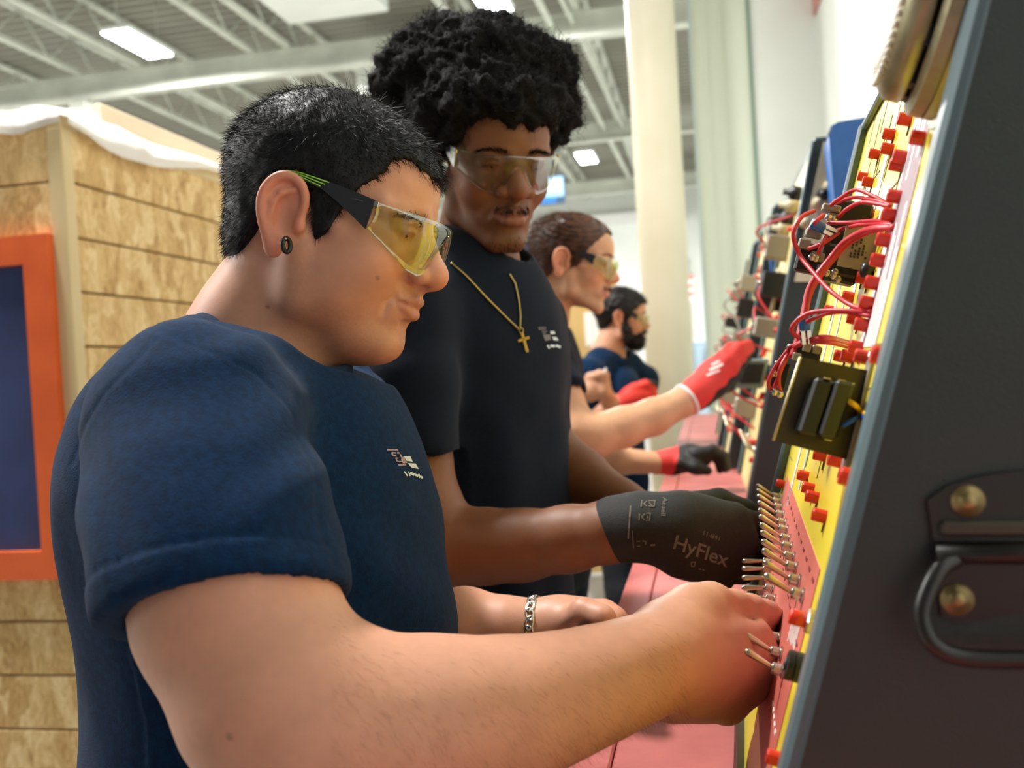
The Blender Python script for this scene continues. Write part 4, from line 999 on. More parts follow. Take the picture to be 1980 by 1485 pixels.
def safety_glasses(H, label, group, dark=True, pitch=6, y0=112, zoff=0, tint='#eef2dc', arm_mat=None, sc=1.0, hd_=46):
    g = thing('safety_glasses', label, 'glasses', H.W(0, 100, 20), group)
    t = math.radians(pitch)
    def G(x, y, z):
        y2 = (y - 40) * math.cos(t) + (z - 30) * math.sin(t) + 40; z2 = -(y - 40) * math.sin(t) + (z - 30) * math.cos(t) + 30
        return H.W(x * sc, y2, z2 + zoff)
    plan = lambda x: y0 - (abs(x) / 74) ** 2.8 * hd_
    hy = y0 - hd_
    def prof(x):
        ax = abs(x); zt = 40 - 5 * (ax / 74) ** 2
        zb = np.interp(ax, [0, 6, 12, 22, 32, 46, 62, 74], [24, 22, 12, -6, -11, -9, 2, 12]); return zt, zb
    m_lens = clear_mat('clear_lens', tint)
    V = []; Fs = []; nx, nz = 56, 8
    xs = np.linspace(-74, 74, nx + 1)
    for sh in (0, 1):
        for x in xs:
            zt, zb = prof(x)
            for j in range(nz + 1):
                z = zb + (zt - zb) * j / nz; bow = 3.0 * (1 - (2 * j / nz - 1) ** 2); V.append(G(x * (1 - sh * .025), plan(x) + bow - sh * 1.9, z))
    st = (nx + 1) * (nz + 1)
    for i in range(nx):
        for j in range(nz):
            a = i * (nz + 1) + j; q = (a, a + 1, a + nz + 2, a + nz + 1); Fs += [q[::-1], tuple(st + k for k in q)]
    for i in range(nx):
        for j in (0, nz): a = i * (nz + 1) + j; b = a + nz + 1; Fs.append((a, b, st + b, st + a))
    for i in (0, nx):
        for j in range(nz): a = i * (nz + 1) + j; Fs.append((a, a + 1, st + a + 1, st + a))
    lens = MB().add(V, Fs, True).build('lens', m_lens, g)
    m_rim = clear_mat('lens_rim', '#f2f4ea', .08, .6)
    for sh in (0, 1):
        rim = [G(x, plan(x) - .5, prof(x)[sh] - (.4 if sh == 0 else -.4)) for x in xs]
        MB().tube(rim, .55 * H.s, 6).build('rim_edge', m_rim, lens)
    for sx in (1, -1):      # nose pads
        MB().lathe(G(sx * 13, y0 - 5, 8), H.A @ _n([-sx * .8, -.6, 0]), [(0, 4.5 * H.s), (2 * H.s, 4.5 * H.s), (2.6 * H.s, 2 * H.s)], 12).build('nose_pad', m_rim, g)
    m_arm = arm_mat or mat('temple_charcoal', '#20242c', .45)
    for sx in (1, -1):
        pts = [(74, hy - 1, 36, 11), (75.5, hy - 16, 37, 18), (77, hy - 32, 37.5, 25), (78, hy - 46, 38, 30), (79, -6, 37, 32.5), (79, -20, 33, 29.5), (78, -30, 26, 23)]
        V = []; Fs = []
        for (x, y, zt, zb) in pts:
            for o in (0, 2.2): V += [G(sx * (x - o + 1.2), y, zt), G(sx * (x - o + 1.2), y, zb)]
        for i in range(len(pts) - 1):
            a, b = i * 4, i * 4 + 4
            Fs += [(a, a + 1, b + 1, b), (a + 2, b + 2, b + 3, a + 3), (a, b, b + 2, a + 2), (a + 1, a + 3, b + 3, b + 1)]
        e = (len(pts) - 1) * 4; Fs += [(0, 2, 3, 1), (e, e + 1, e + 3, e + 2)]
        arm = MB().add(V, Fs).build('temple', m_arm, g)
        if dark:
            for k in range(3):
                MB().tube([G(sx * 79.2, 24 - k * 3, 37.0 - k * 2.6), G(sx * 80.2, -2, 36.8 - k * 1.5), G(sx * 80.2, -14, 35.0 - k * .9)], .55 * H.s, 6).build('green_stripe', mat('lime_rubber', '#8fd645', .5), arm)
            MB().box(G(sx * 76.6, hy - 18, 31), H.A[:, 1] * 8 * H.s, H.A[:, 2] * .5 * H.s, H.A[:, 0] * .4 * H.s).build('temple_groove', mat('groove_grey', '#4b4a4c', .5), arm)
        MB().box(G(sx * 74.8, hy + 1, 33), H.A[:, 1] * 2.2 * H.s, H.A[:, 2] * 2.4 * H.s, H.A[:, 0] * 1.0 * H.s, .0004).build('hinge_clip', m_chr, arm)
    return g

# ------------------------------------------------------------------ the man in front, working the toggles
H1 = Head(P(624, 462, .915), frame(9, 14, 0), 1.02, cheek=5, jaw=6, dchin=10, full=5, nose_l=-2, nose_w=3.5, nose_tip=3, lips=-.6, smile=3, open=1.6, mouth_z=3, neck_a=(0, -20, -40), neck_b=(0, -46, -135), neck_r=62, skull=(76, 95, 77), chin=-3, brow_z=31)
man1 = thing('person', 'man in front with short black hair and clear safety glasses, bare hand on a toggle', 'person', [P(520, 1400, .95)[0], P(520, 1400, .95)[1], 0], 'men at the bench')
S = SDF(); H1.build(S); H1.ears(S, yo=5, zo=1)
def A_(ps, k=.02, kin=.015):
    S.chain([P(x, y, d) for x, y, d, r in ps], [r for *_, r in ps], k, '+', kin)
# trunk and arms under the shirt
A_([(520, 660, .93, .062), (505, 760, .92, .06), (510, 900, .92, .06)], .03)
RA = [(405, 860, .725, .050), (425, 1020, .665, .067), (458, 1180, .632, .0625), (530, 1350, .607, .057), (580, 1442, .600, .053)]
FA = [(580, 1442, .600, .053), (640, 1428, .608, .0565), (750, 1415, .622, .0550), (860, 1400, .636, .0515), (940, 1388, .648, .0455), (1006, 1368, .658, .0415), (1100, 1340, .674, .0372), (1180, 1313, .688, .0335), (1240, 1290, .699, .0316)]
A_([(520, 780, .92, .05), (440, 830, .80, .05)] + RA, .03); A_(FA, .012, .02)
S.sph(P(590, 1350, .61), .048, .03)
# right hand: back of the hand to the camera, thumb along the top reaching the toggle, fingers folded away
HW = [(1250, 1286, .704, .0308), (1300, 1270, .722, .033)]
A_(HW + [(1360, 1268, .748, .0345)], .02)
MC = dict(i=(1446, 1228, .775, .0155), m=(1464, 1272, .772, .0155), r=(1446, 1322, .773, .015), p=(1404, 1364, .775, .014))
for (a, b) in (((1310, 1228, .738, .020), MC['i']), ((1310, 1265, .732, .021), MC['m']), ((1310, 1300, .732, .021), MC['r']), ((1300, 1335, .735, .021), MC['p'])): A_([a, b], .022)
def finger(ps): A_(ps, .006, .004)
finger([MC['i'], (1476, 1236, .806, .0110), (1488, 1216, .822, .0098), (1492, 1202, .826, .0085)])
finger([MC['m'], (1474, 1280, .806, .0112), (1458, 1264, .828, .0100), (1432, 1252, .82, .0088)])
finger([MC['r'], (1452, 1330, .806, .0108), (1432, 1308, .826, .0098), (1410, 1297, .818, .0085)])
finger([MC['p'], (1408, 1370, .806, .0098), (1394, 1346, .824, .0088), (1380, 1332, .816, .0078)])
A_([(1290, 1228, .728, .022), (1340, 1182, .752, .0178), (1374, 1166, .766, .0155)], .016)
A_([(1374, 1166, .766, .0152), (1418, 1174, .780, .0130), (1450, 1180, .790, .0122), (1480, 1187, .800, .0108), (1497, 1189, .806, .0082)], .006, .006)
S.chain([P(x, y, d) for x, y, d in ((1418, 1202, .762), (1445, 1210, .768), (1472, 1217, .780))], [.003, .0035, .003], .006, '-')
# left forearm and hand on the bench
A_([(640, 800, 1.10, .06), (700, 1050, 1.13, .055), (800, 1230, 1.10, .046), (900, 1212, 1.07, .040), (980, 1214, 1.055, .031), (1030, 1216, 1.05, .028)], .02)
A_([(1030, 1216, 1.05, .027), (1080, 1212, 1.045, .030), (1125, 1208, 1.04, .029)], .015)
for (b, c_, e) in (((1168, 1188, 1.03), (1190, 1200, 1.015), (1175, 1225, 1.0)), ((1160, 1195, 1.05), (1196, 1206, 1.045), (1188, 1232, 1.03)), ((1150, 1203, 1.07), (1186, 1214, 1.07), (1180, 1236, 1.06)), ((1135, 1210, 1.085), (1168, 1222, 1.09), (1165, 1240, 1.08))):
    A_([(1110, 1206, b[2], .016), (*b, .0125), (*c_, .0100), (*e, .0085)], .008)
A_([(1090, 1205, 1.03, .014), (1130, 1185, 1.00, .0125), (1165, 1195, .985, .010), (1180, 1215, .98, .0085)], .010)
V, Q = S.mesh(.0020); V = smooth_mesh(V, Q, 1, .35)
col = skin_paint(V, H1, '#c8937a', '#b0705f', '#3a2c26', .20, .08)
# tattoo on the back of the left hand
tt = P(1131, 1203, 1.01); dv = V - tt; m_ = sstep(.011, .006, np.sqrt((dv @ CR) ** 2 + ((dv @ CUP) * .9) ** 2)) * (np.abs(dv @ CF) < .09); col = col * (1 - .75 * m_[:, None])
for (mx_, my_, md_) in ((466, 1397, .57), (521, 594, .86), (735, 541, .86)):
    dv = V - P(mx_, my_, md_); m_ = sstep(.0024, .0010, np.sqrt((dv @ CR) ** 2 + (dv @ CUP) ** 2)) * (np.abs(dv @ CF) < .06); col = col * (1 - .45 * m_[:, None])
m_skin1 = mat('skin_tan', '#c8937a', .48, attr='Col', bump=.06, bscale=900, spec=.35, sss=.12)
body1 = np_mesh('body', V, Q, m_skin1, man1, col)
H1.eyeballs(man1, gaze=(0, -.5))
pr_ = (V - CAM) @ R; px_ = CX + F * pr_[:, 0] / pr_[:, 2]; py_ = CY - F * pr_[:, 1] / pr_[:, 2]; Nb = vnormals(V, Q)
sel = np.nonzero((px_ > 640) & (px_ < 1330) & (py_ > 1190) & (pr_[:, 2] < .76) & ((Nb @ CF) < -.25))[0]; r_ = np.random.RandomState(1); idx = r_.choice(sel, 3800)
d_ = CR * .55 - CUP * .75 + Nb[idx] * .12 + r_.normal(size=(len(idx), 3)) * .22; d_ /= np.linalg.norm(d_, axis=1)[:, None]
V2, Q2 = ribbons(V[idx], d_, r_.uniform(.004, .009, len(idx)), .00013, .12, 2, 2); np_mesh('arm_hair', V2, Q2, mat('arm_hair_brown', '#7a523a', .6), man1)['kind'] = 'stuff'

# shirt
def cloth_noise(seed, amp=.003, sc=9):
    return lambda p: amp * (vnoise(p * sc, seed) + .5 * vnoise(p * sc * 2.3, seed + 1))
T = SDF()
def B_(ps, k=.03, kin=.03): T.chain([P(x, y, d) for x, y, d, r in ps], [r for *_, r in ps], k, '+', kin)
AX1 = frame(3, 14, 0)
T.ell(P(494, 985, .905), (.178, .150, .180), AX1, .05)
T.ell(P(540, 1330, .92), (.19, .168, .27), frame(3, 2, 0), .06)
T.ell(P(530, 1700, .94), (.18, .15, .25), frame(3, 2, 0), .06)
B_([(385, 822, .735, .074), (450, 765, .84, .064), (510, 745, .92, .064), (585, 760, .99, .06), (655, 815, 1.10, .066)], .03)
B_([(515, 690, .925, .070), (500, 750, .915, .074)], .03)
B_([(310, 850, .85, .072), (285, 960, .84, .066), (310, 1100, .85, .066)], .05)
SL = [(380, 845, .718, .073), (402, 980, .682, .0720), (422, 1060, .660, .0715), (436, 1150, .641, .0708), (446, 1195, .632, .0712)]
B_(SL, .03, .03)
# shirt folds
def folds1(p):
    q = (p - CAM) @ R; X = CX + F * q[..., 0] / q[..., 2]; Yp = CY - F * q[..., 1] / q[..., 2]
    f = .0022 * np.sin((X * .55 + Yp * 1.0) / 26 + 2 * vnoise(p * 6, 3)) * np.exp(-((X - 560) / 90) ** 2 - ((Yp - 930) / 230) ** 2)
    f += .0030 * np.sin((X * 1.0 - Yp * .35) / 24 + 2 * vnoise(p * 5, 4)) * np.exp(-((X - 150) / 90) ** 2 - ((Yp - 1000) / 170) ** 2)
    f += .0028 * np.sin((X * .5 - Yp * .9) / 30 + 2.5 * vnoise(p * 5, 8)) * np.exp(-((X - 800) / 130) ** 2 - ((Yp - 1150) / 150) ** 2)
    f += .0020 * np.sin((X * .35 + Yp * 1.0) / 20 + 2 * vnoise(p * 7, 6)) * np.exp(-((X - 420) / 170) ** 2 - ((Yp - 640) / 60) ** 2)
    dh = (p - hemp) @ hn; f += .0012 * np.exp(-((dh + .022) / .0016) ** 2) * (q[..., 2] < .74) - .0012 * sstep(-.024, -.020, dh) * (q[..., 2] < .74)
    seam = np.abs(X - np.interp(Yp, [640, 690, 720, 800, 900, 1000, 1130], [300, 430, 500, 560, 600, 622, 650]))
    f += .0010 * np.exp(-(seam / 5) ** 2) * (Yp < 1130) * (q[..., 2] < .86)
    sm2 = np.abs(X - np.interp(Yp, [660, 700, 760, 820, 900], [300, 262, 205, 165, 140])); f += .0009 * np.exp(-(sm2 / 5) ** 2) * (Yp < 900) * (Yp > 655)
    return f
# sleeve opening, neck opening, hem cut
sa, sb = P(430, 1080, .655), P(452, 1180, .633); ax = _n(sb - sa)
T.cone(P(442, 1118, .647), P(464, 1260, .618), .0645, .0712, .003, '-')
hemp = P(420, 1112, .568); hn = _n(np.cross(P(645, 1130, .63) - hemp, P(190, 1256, .66) - hemp)); hn = hn if hn[2] < 0 else -hn
def hemcut(p):   # open the sleeve below a tilted plane, only around the arm
    d1 = (p - hemp) @ hn; d2 = np.linalg.norm(np.cross(p - sa, ax), axis=-1) - .100; return np.maximum(-d1, d2)
T._op(hemcut, P(440, 1250, .63), .3, .002, '-')
nA, nB_, nC = P(405, 592, .93), P(655, 716, .885), P(515, 664, .835); nn_ = _n(np.cross(nB_ - nA, nC - nA)); nn_ = nn_ if nn_[2] > 0 else -nn_; nM = P(530, 650, .915)
T._op(lambda p: np.maximum(-((p - nA) @ nn_), np.linalg.norm(np.cross(p - nM, nn_), axis=-1) - .115), nM, .3, .008, '-')
T.cone(P(520, 690, .925), P(560, 600, .91), .060, .066, .006, '-')
V, Q = T.mesh(.0034); V = smooth_mesh(V, Q, 1, .4); V = displace(V, Q, cloth_noise(2, .0028, 11), folds1)
shirt1 = np_mesh('shirt', V, Q, m_navy, man1)
# hair of the man in front
hl1 = hairline([(0, 70), (16, 72), (28, 80), (38, 74), (44, 60), (52, 48), (60, 30), (66, 2), (74, -8), (80, 12), (90, 46), (108, 42), (120, 5), (135, -30), (150, -52), (180, -58)])
S = hair_cap(H1, 3.5, hl1, 1.2, 3)
V, Q = S.mesh(.0022); Nv = vnormals(V, Q)
m_hair1 = hair_mat('black_hair', '#0b0c0e', '#15171a', .5)
hair1 = np_mesh('hair', V, Q, m_hair1, man1)
r = np.random.RandomState(4); L = H1.L(V); sel = np.nonzero(L[:, 2] > hl1(L) - 4)[0]; idx = r.choice(sel, 40000)
rt = V[idx] + r.normal(size=(40000, 3)) * .0006 - Nv[idx] * .002; Ll = L[idx]
flow = np.stack([np.sign(Ll[:, 0]) * .25 * (np.abs(Ll[:, 0]) > 30), .9 * sstep(-20, 60, Ll[:, 1]) - .25, -.55 - .5 * sstep(60, 10, Ll[:, 2])], 1) @ H1.A.T
d = Nv[idx] * (.30 + .35 * r.rand(40000))[:, None] + flow * .9 + r.normal(size=(40000, 3)) * .22; d /= np.linalg.norm(d, axis=1)[:, None]
lns = r.uniform(.007, .014, 40000) * np.where(Ll[:, 2] > 70, 1.15, .7)
V2, Q2 = ribbons(rt, d, lns, .00055, .16, 5, 3, flow * .35)
np_mesh('hair_strands', V2, Q2, m_hair1, hair1)['kind'] = 'stuff'
brows(H1, man1, m_hair1, 2)
safety_glasses(H1, 'clear safety glasses with charcoal and lime temples on the man in front', 'safety glasses', zoff=3)

# ------------------------------------------------------------------ helpers for clothed figures
def chainer(S):
    def A(ps, k=.02, kin=.015): S.chain([P(x, y, d) for x, y, d, r in ps], [r for *_, r in ps], k, '+', kin)
    return A
def legs(person, hip, yaw, w_=.10, r0=.10, spread=.11, m=None):
    """trousers and shoes below a hip point"""
    fx = frame(yaw, 0, 0); f = _n([fx[0, 1], fx[1, 1], 0]); s = _n([fx[0, 0], fx[1, 0], 0]); hip = np.array(hip, float); S = SDF()
    S.ell(hip, (.17, .13, .16), np.array([s, f, [0, 0, 1]]).T, .03)
    for sg in (1, -1):
        h = hip + s * .09 * sg - np.array([0, 0, .05]); kn = np.array([*(hip + s * spread * sg + f * .03)[:2], hip[2] * .53]); an = np.array([*(hip + s * (spread + .01) * sg - f * .01)[:2], .10])
        S.chain([h, kn, an], [.095, .068, .056], .03, '+', .03)
        S.cone(an - [0, 0, .02], an - [0, 0, .2], .05, .05, .01, '-') if False else None
    V, Q = S.mesh(.010); V = displace(V, Q, cloth_noise(31, .004, 14))
    tr = np_mesh('trousers', V, Q, m or m_jean, person)
    for sg in (1, -1):
        an = np.array([*(hip + s * (spread + .01) * sg - f * .01)[:2], 0]); S = SDF()
        S.chain([an + f * -.05 + [0, 0, .045], an + f * .06 + [0, 0, .045], an + f * .15 + [0, 0, .038]], [.042, .046, .036], .02, '+', .02); S.cone(an + [0, 0, .05], an + [0, 0, .12], .045, .05, .02)
        S.half(an + [0, 0, .002], (0, 0, -1)); V, Q = S.mesh(.006); np_mesh('shoe', V, Q, mat('shoe_black', '#17161a', .5), person)
legs(man1, [*P(530, 1500, .94)[:2], .88], 3)
def bvh_of(o):
    me = o.data; org = np.array(o['_org'])
    n = len(me.vertices); co = np.empty(n * 3, np.float32); me.vertices.foreach_get('co', co); co = co.reshape(-1, 3) + org
    return BVHTree.FromPolygons([tuple(c) for c in co.tolist()], [tuple(p.vertices) for p in me.polygons])
def decal(o, bv, quads, name, m, off=.0007, n=3):
    """lay flat printed marks (image outlines) on a surface, following its shape"""
    mb = MB(); C = Vector(CAM)
    def hitp(px, py):
        d = Vector(ray(px, py)).normalized(); h = bv.ray_cast(C, d, 5)
        return None if h[0] is None else np.array(h[0]) + np.array(h[1]) * off * (1 if h[1].dot(d) < 0 else -1)
    for q in quads:
        if len(q) == 4:
            pts = []; ok = True
            for i in range(n + 1):
                for j in range(n + 1):
                    a = np.array(q[0]) * (1 - i / n) + np.array(q[1]) * (i / n); b = np.array(q[3]) * (1 - i / n) + np.array(q[2]) * (i / n); x = a * (1 - j / n) + b * (j / n)
                    h = hitp(*x); ok = ok and h is not None; pts.append(h)
            if ok: mb.add(pts, [(i * (n + 1) + j, (i + 1) * (n + 1) + j, (i + 1) * (n + 1) + j + 1, i * (n + 1) + j + 1) for i in range(n) for j in range(n)])
        else:
            pts = [hitp(*x) for x in q]
            if all(p is not None for p in pts): mb.add(pts, [tuple(range(len(pts)))])
    
    if not mb.v: return None
    d_ = mb.build(name, m, o); d_['kind'] = 'stuff'; return d_
def bar(x0, y0, x1, y1, w_):
    d = np.array([x1 - x0, y1 - y0], float); nn = np.array([-d[1], d[0]]) / (np.linalg.norm(d) + 1e-9) * w_ / 2; a = np.array([x0, y0]); b = np.array([x1, y1]); return [a - nn, b - nn, b + nn, a + nn]
def text_decal(o, bv, txt, org, xv, yv, name, m, bold=0.0):
    """words as real letter outlines laid on a surface: org = baseline start, xv / yv = image vectors for the whole width and the letter height"""
    cu = bpy.data.curves.new('t', 'FONT'); cu.body = txt; cu.offset = bold; cu.resolution_u = 3; ob = bpy.data.objects.new('t', cu); COL.objects.link(ob)
    bpy.context.view_layer.update(); me = bpy.data.meshes.new_from_object(ob); bpy.data.objects.remove(ob); bpy.data.curves.remove(cu)
    co = np.array([v.co[:2] for v in me.vertices]); wd = co[:, 0].max(); px = np.array(org) + co[:, :1] / wd * np.array(xv) + co[:, 1:2] / .7 * np.array(yv)
    mb = MB(); C = Vector(CAM); V = []
    for x in px:
        d = Vector(ray(*x)).normalized(); h = bv.ray_cast(C, d, 5)
        if h[0] is None: bpy.data.meshes.remove(me); return None
        V.append(np.array(h[0]) + np.array(h[1]) * .0007 * (1 if h[1].dot(d) < 0 else -1))
    mb.add(V, [tuple(p.vertices) for p in me.polygons]); bpy.data.meshes.remove(me); return mb.build(name, m, o)
m_print = mat('shirt_print', '#c9d6d6', .7); m_print2 = mat('shirt_print_rose', '#a48f94', .7)
bv = bvh_of(shirt1); k_ = lambda x, y: (740 + x / 12.375, 840 + y / 12.375)
L1 = [bar(*k_(90, 372), *k_(340, 372), 2.6), bar(*k_(190, 445), *k_(300, 445), 2.6), bar(*k_(195, 455), *k_(240, 510), 2.4), bar(*k_(240, 510), *k_(310, 515), 2.4), bar(*k_(290, 570), *k_(360, 575), 2.4), bar(*k_(300, 580), *k_(330, 650), 2.2), bar(*k_(340, 655), *k_(450, 655), 2.4), bar(*k_(430, 590), *k_(480, 690), 2.2), bar(*k_(360, 735), *k_(540, 725), 3.2), bar(*k_(330, 440), *k_(400, 450), 3), bar(*k_(400, 480), *k_(520, 690), 2.6), bar(*k_(470, 540), *k_(560, 690), 2)]
decal(shirt1, bv, L1, 'chest_emblem', m_print2)
L2 = [[k_(480, 525), k_(650, 530), k_(700, 655), k_(560, 640)], [k_(580, 690), k_(770, 700), k_(850, 830), k_(670, 790)], bar(*k_(500, 890), *k_(580, 1000), 2.6), bar(*k_(600, 890), *k_(640, 1000), 2.2), bar(*k_(640, 920), *k_(740, 970), 5), bar(*k_(750, 960), *k_(830, 1000), 4), bar(*k_(840, 950), *k_(880, 1040), 3.5), bar(*k_(900, 1000), *k_(935, 1055), 3)]
decal(shirt1, bv, L2, 'chest_lettering', m_print)
# collar band and silver chain, earring, bracelet of the man in front
def ring(pts, r, name, m, parent, n=10, flat=None):
    return MB().tube(bez(pts + [pts[0]], 8)[:-1], r, n, close=True).build(name, m, parent)
ring([P(404, 594, .925), P(430, 636, .868), P(500, 682, .828), P(590, 716, .828), P(655, 722, .870), P(665, 705, .935), P(600, 660, .99), P(500, 615, .995), P(430, 588, .97)], .0065, 'collar', m_navy, shirt1)
nk = thing('neck_chain', 'thin silver chain round the neck of the man in front', 'necklace', P(430, 585, .9))
cp = bez([P(408, 574, .93), P(418, 584, .90), P(440, 597, .875), P(468, 612, .86)], 14)
for i, c in enumerate(cp):
    t = _n(cp[min(i + 1, len(cp) - 1)] - cp[max(i - 1, 0)])
    MB().lathe(c, t, [(-.0016, .0006), (-.0010, .0013), (.0010, .0013), (.0016, .0006)], 8).build('link', m_chr, nk)
er = thing('earring', 'small black hoop earring in the ear of the man in front', 'earring', P(553, 476, .815)); ec = P(554, 474, .822)
MB().tube([ec + (CUP * math.cos(a) * 1.25 + (CF * .8 + CR * .5) * math.sin(a)) * .0046 for a in np.linspace(0, 2 * math.pi, 20)[:-1]], .0021, 8, close=True).build('hoop', m_blk, er)
MB().tube([ec + CUP * .005 - CF * .004, ec + CUP * .005 + CF * .004], .0008, 6).build('post', m_chr, er)
bc_ = P(1036, 1216, 1.05); wr = thing('bracelet', 'chunky silver chain bracelet on the left wrist of the man in front', 'bracelet', bc_)
wa = _n(P(1060, 1214, 1.046) - P(1000, 1216, 1.053)); b1 = _n(np.cross(wa, CF)); b2 = np.cross(wa, b1)
for i in range(22):
    a = 2 * math.pi * i / 22; c = bc_ + (b1 * math.cos(a) + b2 * math.sin(a)) * .0335; tn = -b1 * math.sin(a) + b2 * math.cos(a); o_ = _n(b1 * math.cos(a) + b2 * math.sin(a)); sd = _n(wa + tn * (.5 if i % 2 else -.5))
    MB().tube([c + tn * .0066 * math.cos(q) + sd * .0046 * math.sin(q) for q in np.linspace(0, 2 * math.pi, 11)[:-1]], .0017, 6, close=True).build('link', m_chr, wr)
# ------------------------------------------------------------------ second man: round hair, black glove
H2 = Head(P(946, 330, 1.39), frame(66, 20, 3), 1.0, lips=3.2, nose_w=5, nose_tip=2, nose_l=-2, cheek=0, jaw=-1, open=2.2, chin=4, brow_z=37, neck_a=(0, -22, -45), neck_b=(0, -48, -150), neck_r=55, skull=(74, 98, 76))
man2 = thing('person', 'tall man with big round dark hair, gold cross necklace and a black work glove', 'person', [P(930, 1100, 1.42)[0], P(930, 1100, 1.42)[1], 0], 'men at the bench')
S = SDF(); H2.build(S); H2.ears(S); A = chainer(S)
A([(935, 520, 1.43, .055), (920, 620, 1.43, .06), (915, 760, 1.43, .06)], .03)
A([(915, 620, 1.42, .05), (800, 640, 1.30, .045), (797, 880, 1.235, .047), (830, 1000, 1.215, .044), (868, 1060, 1.20, .044)], .03)
A([(868, 1060, 1.20, .045), (940, 1056, 1.19, .0435), (1010, 1054, 1.175, .041), (1100, 1042, 1.15, .037), (1180, 1028, 1.125, .0335), (1260, 1018, 1.11, .031)], .02)
A([(930, 620, 1.45, .05), (1010, 660, 1.53, .045), (1050, 860, 1.52, .045), (1125, 925, 1.47, .041), (1200, 975, 1.39, .033), (1290, 1015, 1.29, .028), (1345, 1030, 1.26, .027)], .03)
V, Q = S.mesh(.0024); V = smooth_mesh(V, Q, 1, .3)
col = skin_paint(V, H2, '#7a4d31', '#8a5243', '#1d120d', .28, .05)
np_mesh('body', V, Q, mat('skin_brown', '#7a4d31', .55, attr='Col', bump=.06, bscale=700, spec=.4, sss=.08), man2, col)
H2.eyeballs(man2, gaze=(-.25, -.45))
m_afro = mat('curly_black_hair', '#0b0a0a', .85, col2='#161211', scale=60, spec=.2)
brows(H2, man2, m_afro, 5, 200); moustache(H2, man2, m_afro, 15, 420, ((0, -86, 17, 6, 130),))
# hair volume
S = SDF(); q = H2.s
hc = H2.W(0, -12, 92)
S.ell(P(925, 168, 1.42), (.128, .110, .092), np.array([CR, CF, CUP]).T, .02)
for (x, y, d, r_) in ((800, 150, 1.40, .052), (855, 118, 1.40, .058), (960, 112, 1.42, .060), (1040, 140, 1.43, .052), (1062, 205, 1.44, .044), (1050, 250, 1.45, .034), (785, 200, 1.42, .048), (830, 240, 1.38, .05), (880, 215, 1.33, .052), (960, 195, 1.33, .05), (1020, 205, 1.36, .046), (925, 150, 1.55, .075), (820, 200, 1.52, .06), (1010, 190, 1.54, .06)):
    S.sph(P(x, y, d), r_, .02)
for x_ in (-60, -40, -20, 0, 20, 40, 60): S.sph(H2.W(x_, 82 - abs(x_) * .55, 96), .027, .015)
hl2 = hairline([(0, 74), (18, 70), (40, 56), (60, 40), (75, 20), (95, 10), (130, -20), (180, -50)])
S._op(lambda p: (lambda L: (L[..., 2] - hl2(L)) * .6 * q + vnoise(p * 120, 2) * .004)(H2.L(p)), H2.o, 1.0, .01, '-')
V, Q = S.mesh(.005)
V = displace(V, Q, lambda p: .009 * vnoise(p * 42, 4) + .008 * vnoise(p * 90, 5) + .005 * vnoise(p * 200, 6)); Nv = vnormals(V, Q)
afro = np_mesh('hair', V, Q, m_afro, man2)
r = np.random.RandomState(8); n = 60000; idx = r.choice(len(V), n); cl = np.sign(vnoise(V[idx] * 60, 9)) * np.abs(vnoise(V[idx] * 60, 9)) ** .6
d = Nv[idx] + r.normal(size=(n, 3)) * .55; d /= np.linalg.norm(d, axis=1)[:, None]
V2, Q2 = ribbons(V[idx] - Nv[idx] * .003, d, r.uniform(.010, .020, n) * (1 + .8 * np.clip(cl, -.6, 1)), .0007, .9, 9, 5, None, .5)
np_mesh('hair_curls', V2, Q2, m_afro, afro)['kind'] = 'stuff'
# shirt
T = SDF(); B = chainer(T)
T.ell(P(905, 720, 1.43), (.185, .118, .22), frame(40, 3, 0), .05)
T.ell(P(925, 1020, 1.43), (.165, .122, .25), frame(40, 0, 0), .06)
T.ell(P(945, 1270, 1.44), (.16, .122, .17), frame(40, 0, 0), .05)
B([(775, 608, 1.28, .064), (860, 560, 1.36, .05), (935, 548, 1.43, .05), (985, 566, 1.48, .048), (1012, 618, 1.53, .058)], .03)
B([(775, 615, 1.28, .066), (785, 740, 1.255, .067), (796, 868, 1.236, .064)], .03)
B([(1012, 630, 1.54, .060), (1020, 740, 1.54, .060), (1036, 850, 1.52, .056)], .03)
T.cone(P(797, 850, 1.24), P(800, 940, 1.22), .053, .056, .006, '-'); T.cone(P(936, 528, 1.43), P(950, 440, 1.42), .058, .070, .006, '-')
hp_ = P(797, 874, 1.235)
T._op(lambda p: np.maximum((p - hp_) @ CUP, np.linalg.norm(np.cross(p - hp_, CUP), axis=-1) - .085), hp_, .2, .004, '-')
V, Q = T.mesh(.0048); V = smooth_mesh(V, Q, 1, .4)
def folds2(p):
    q = (p - CAM) @ R; X = CX + F * q[..., 0] / q[..., 2]; Yp = CY - F * q[..., 1] / q[..., 2]
    return .004 * np.sin(X / 24 + 3 * vnoise(p * 4, 3)) * sstep(720, 950, Yp) + .002 * np.sin((X * .6 + Yp) / 22 + 2 * vnoise(p * 6, 4)) * np.exp(-((X - 830) / 60) ** 2 - ((Yp - 690) / 130) ** 2)
V = displace(V, Q, cloth_noise(12, .004, 9), folds2)
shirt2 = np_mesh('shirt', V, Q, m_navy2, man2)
ring([P(874, 500, 1.40), P(884, 520, 1.37), P(920, 530, 1.36), P(965, 530, 1.38), P(988, 522, 1.43), P(975, 505, 1.49), P(920, 498, 1.49), P(885, 494, 1.45)], .006, 'collar', m_navy2, shirt2)
bv = bvh_of(shirt2); k_ = lambda x, y: (1020 + x / 14.85, 600 + y / 14.85)
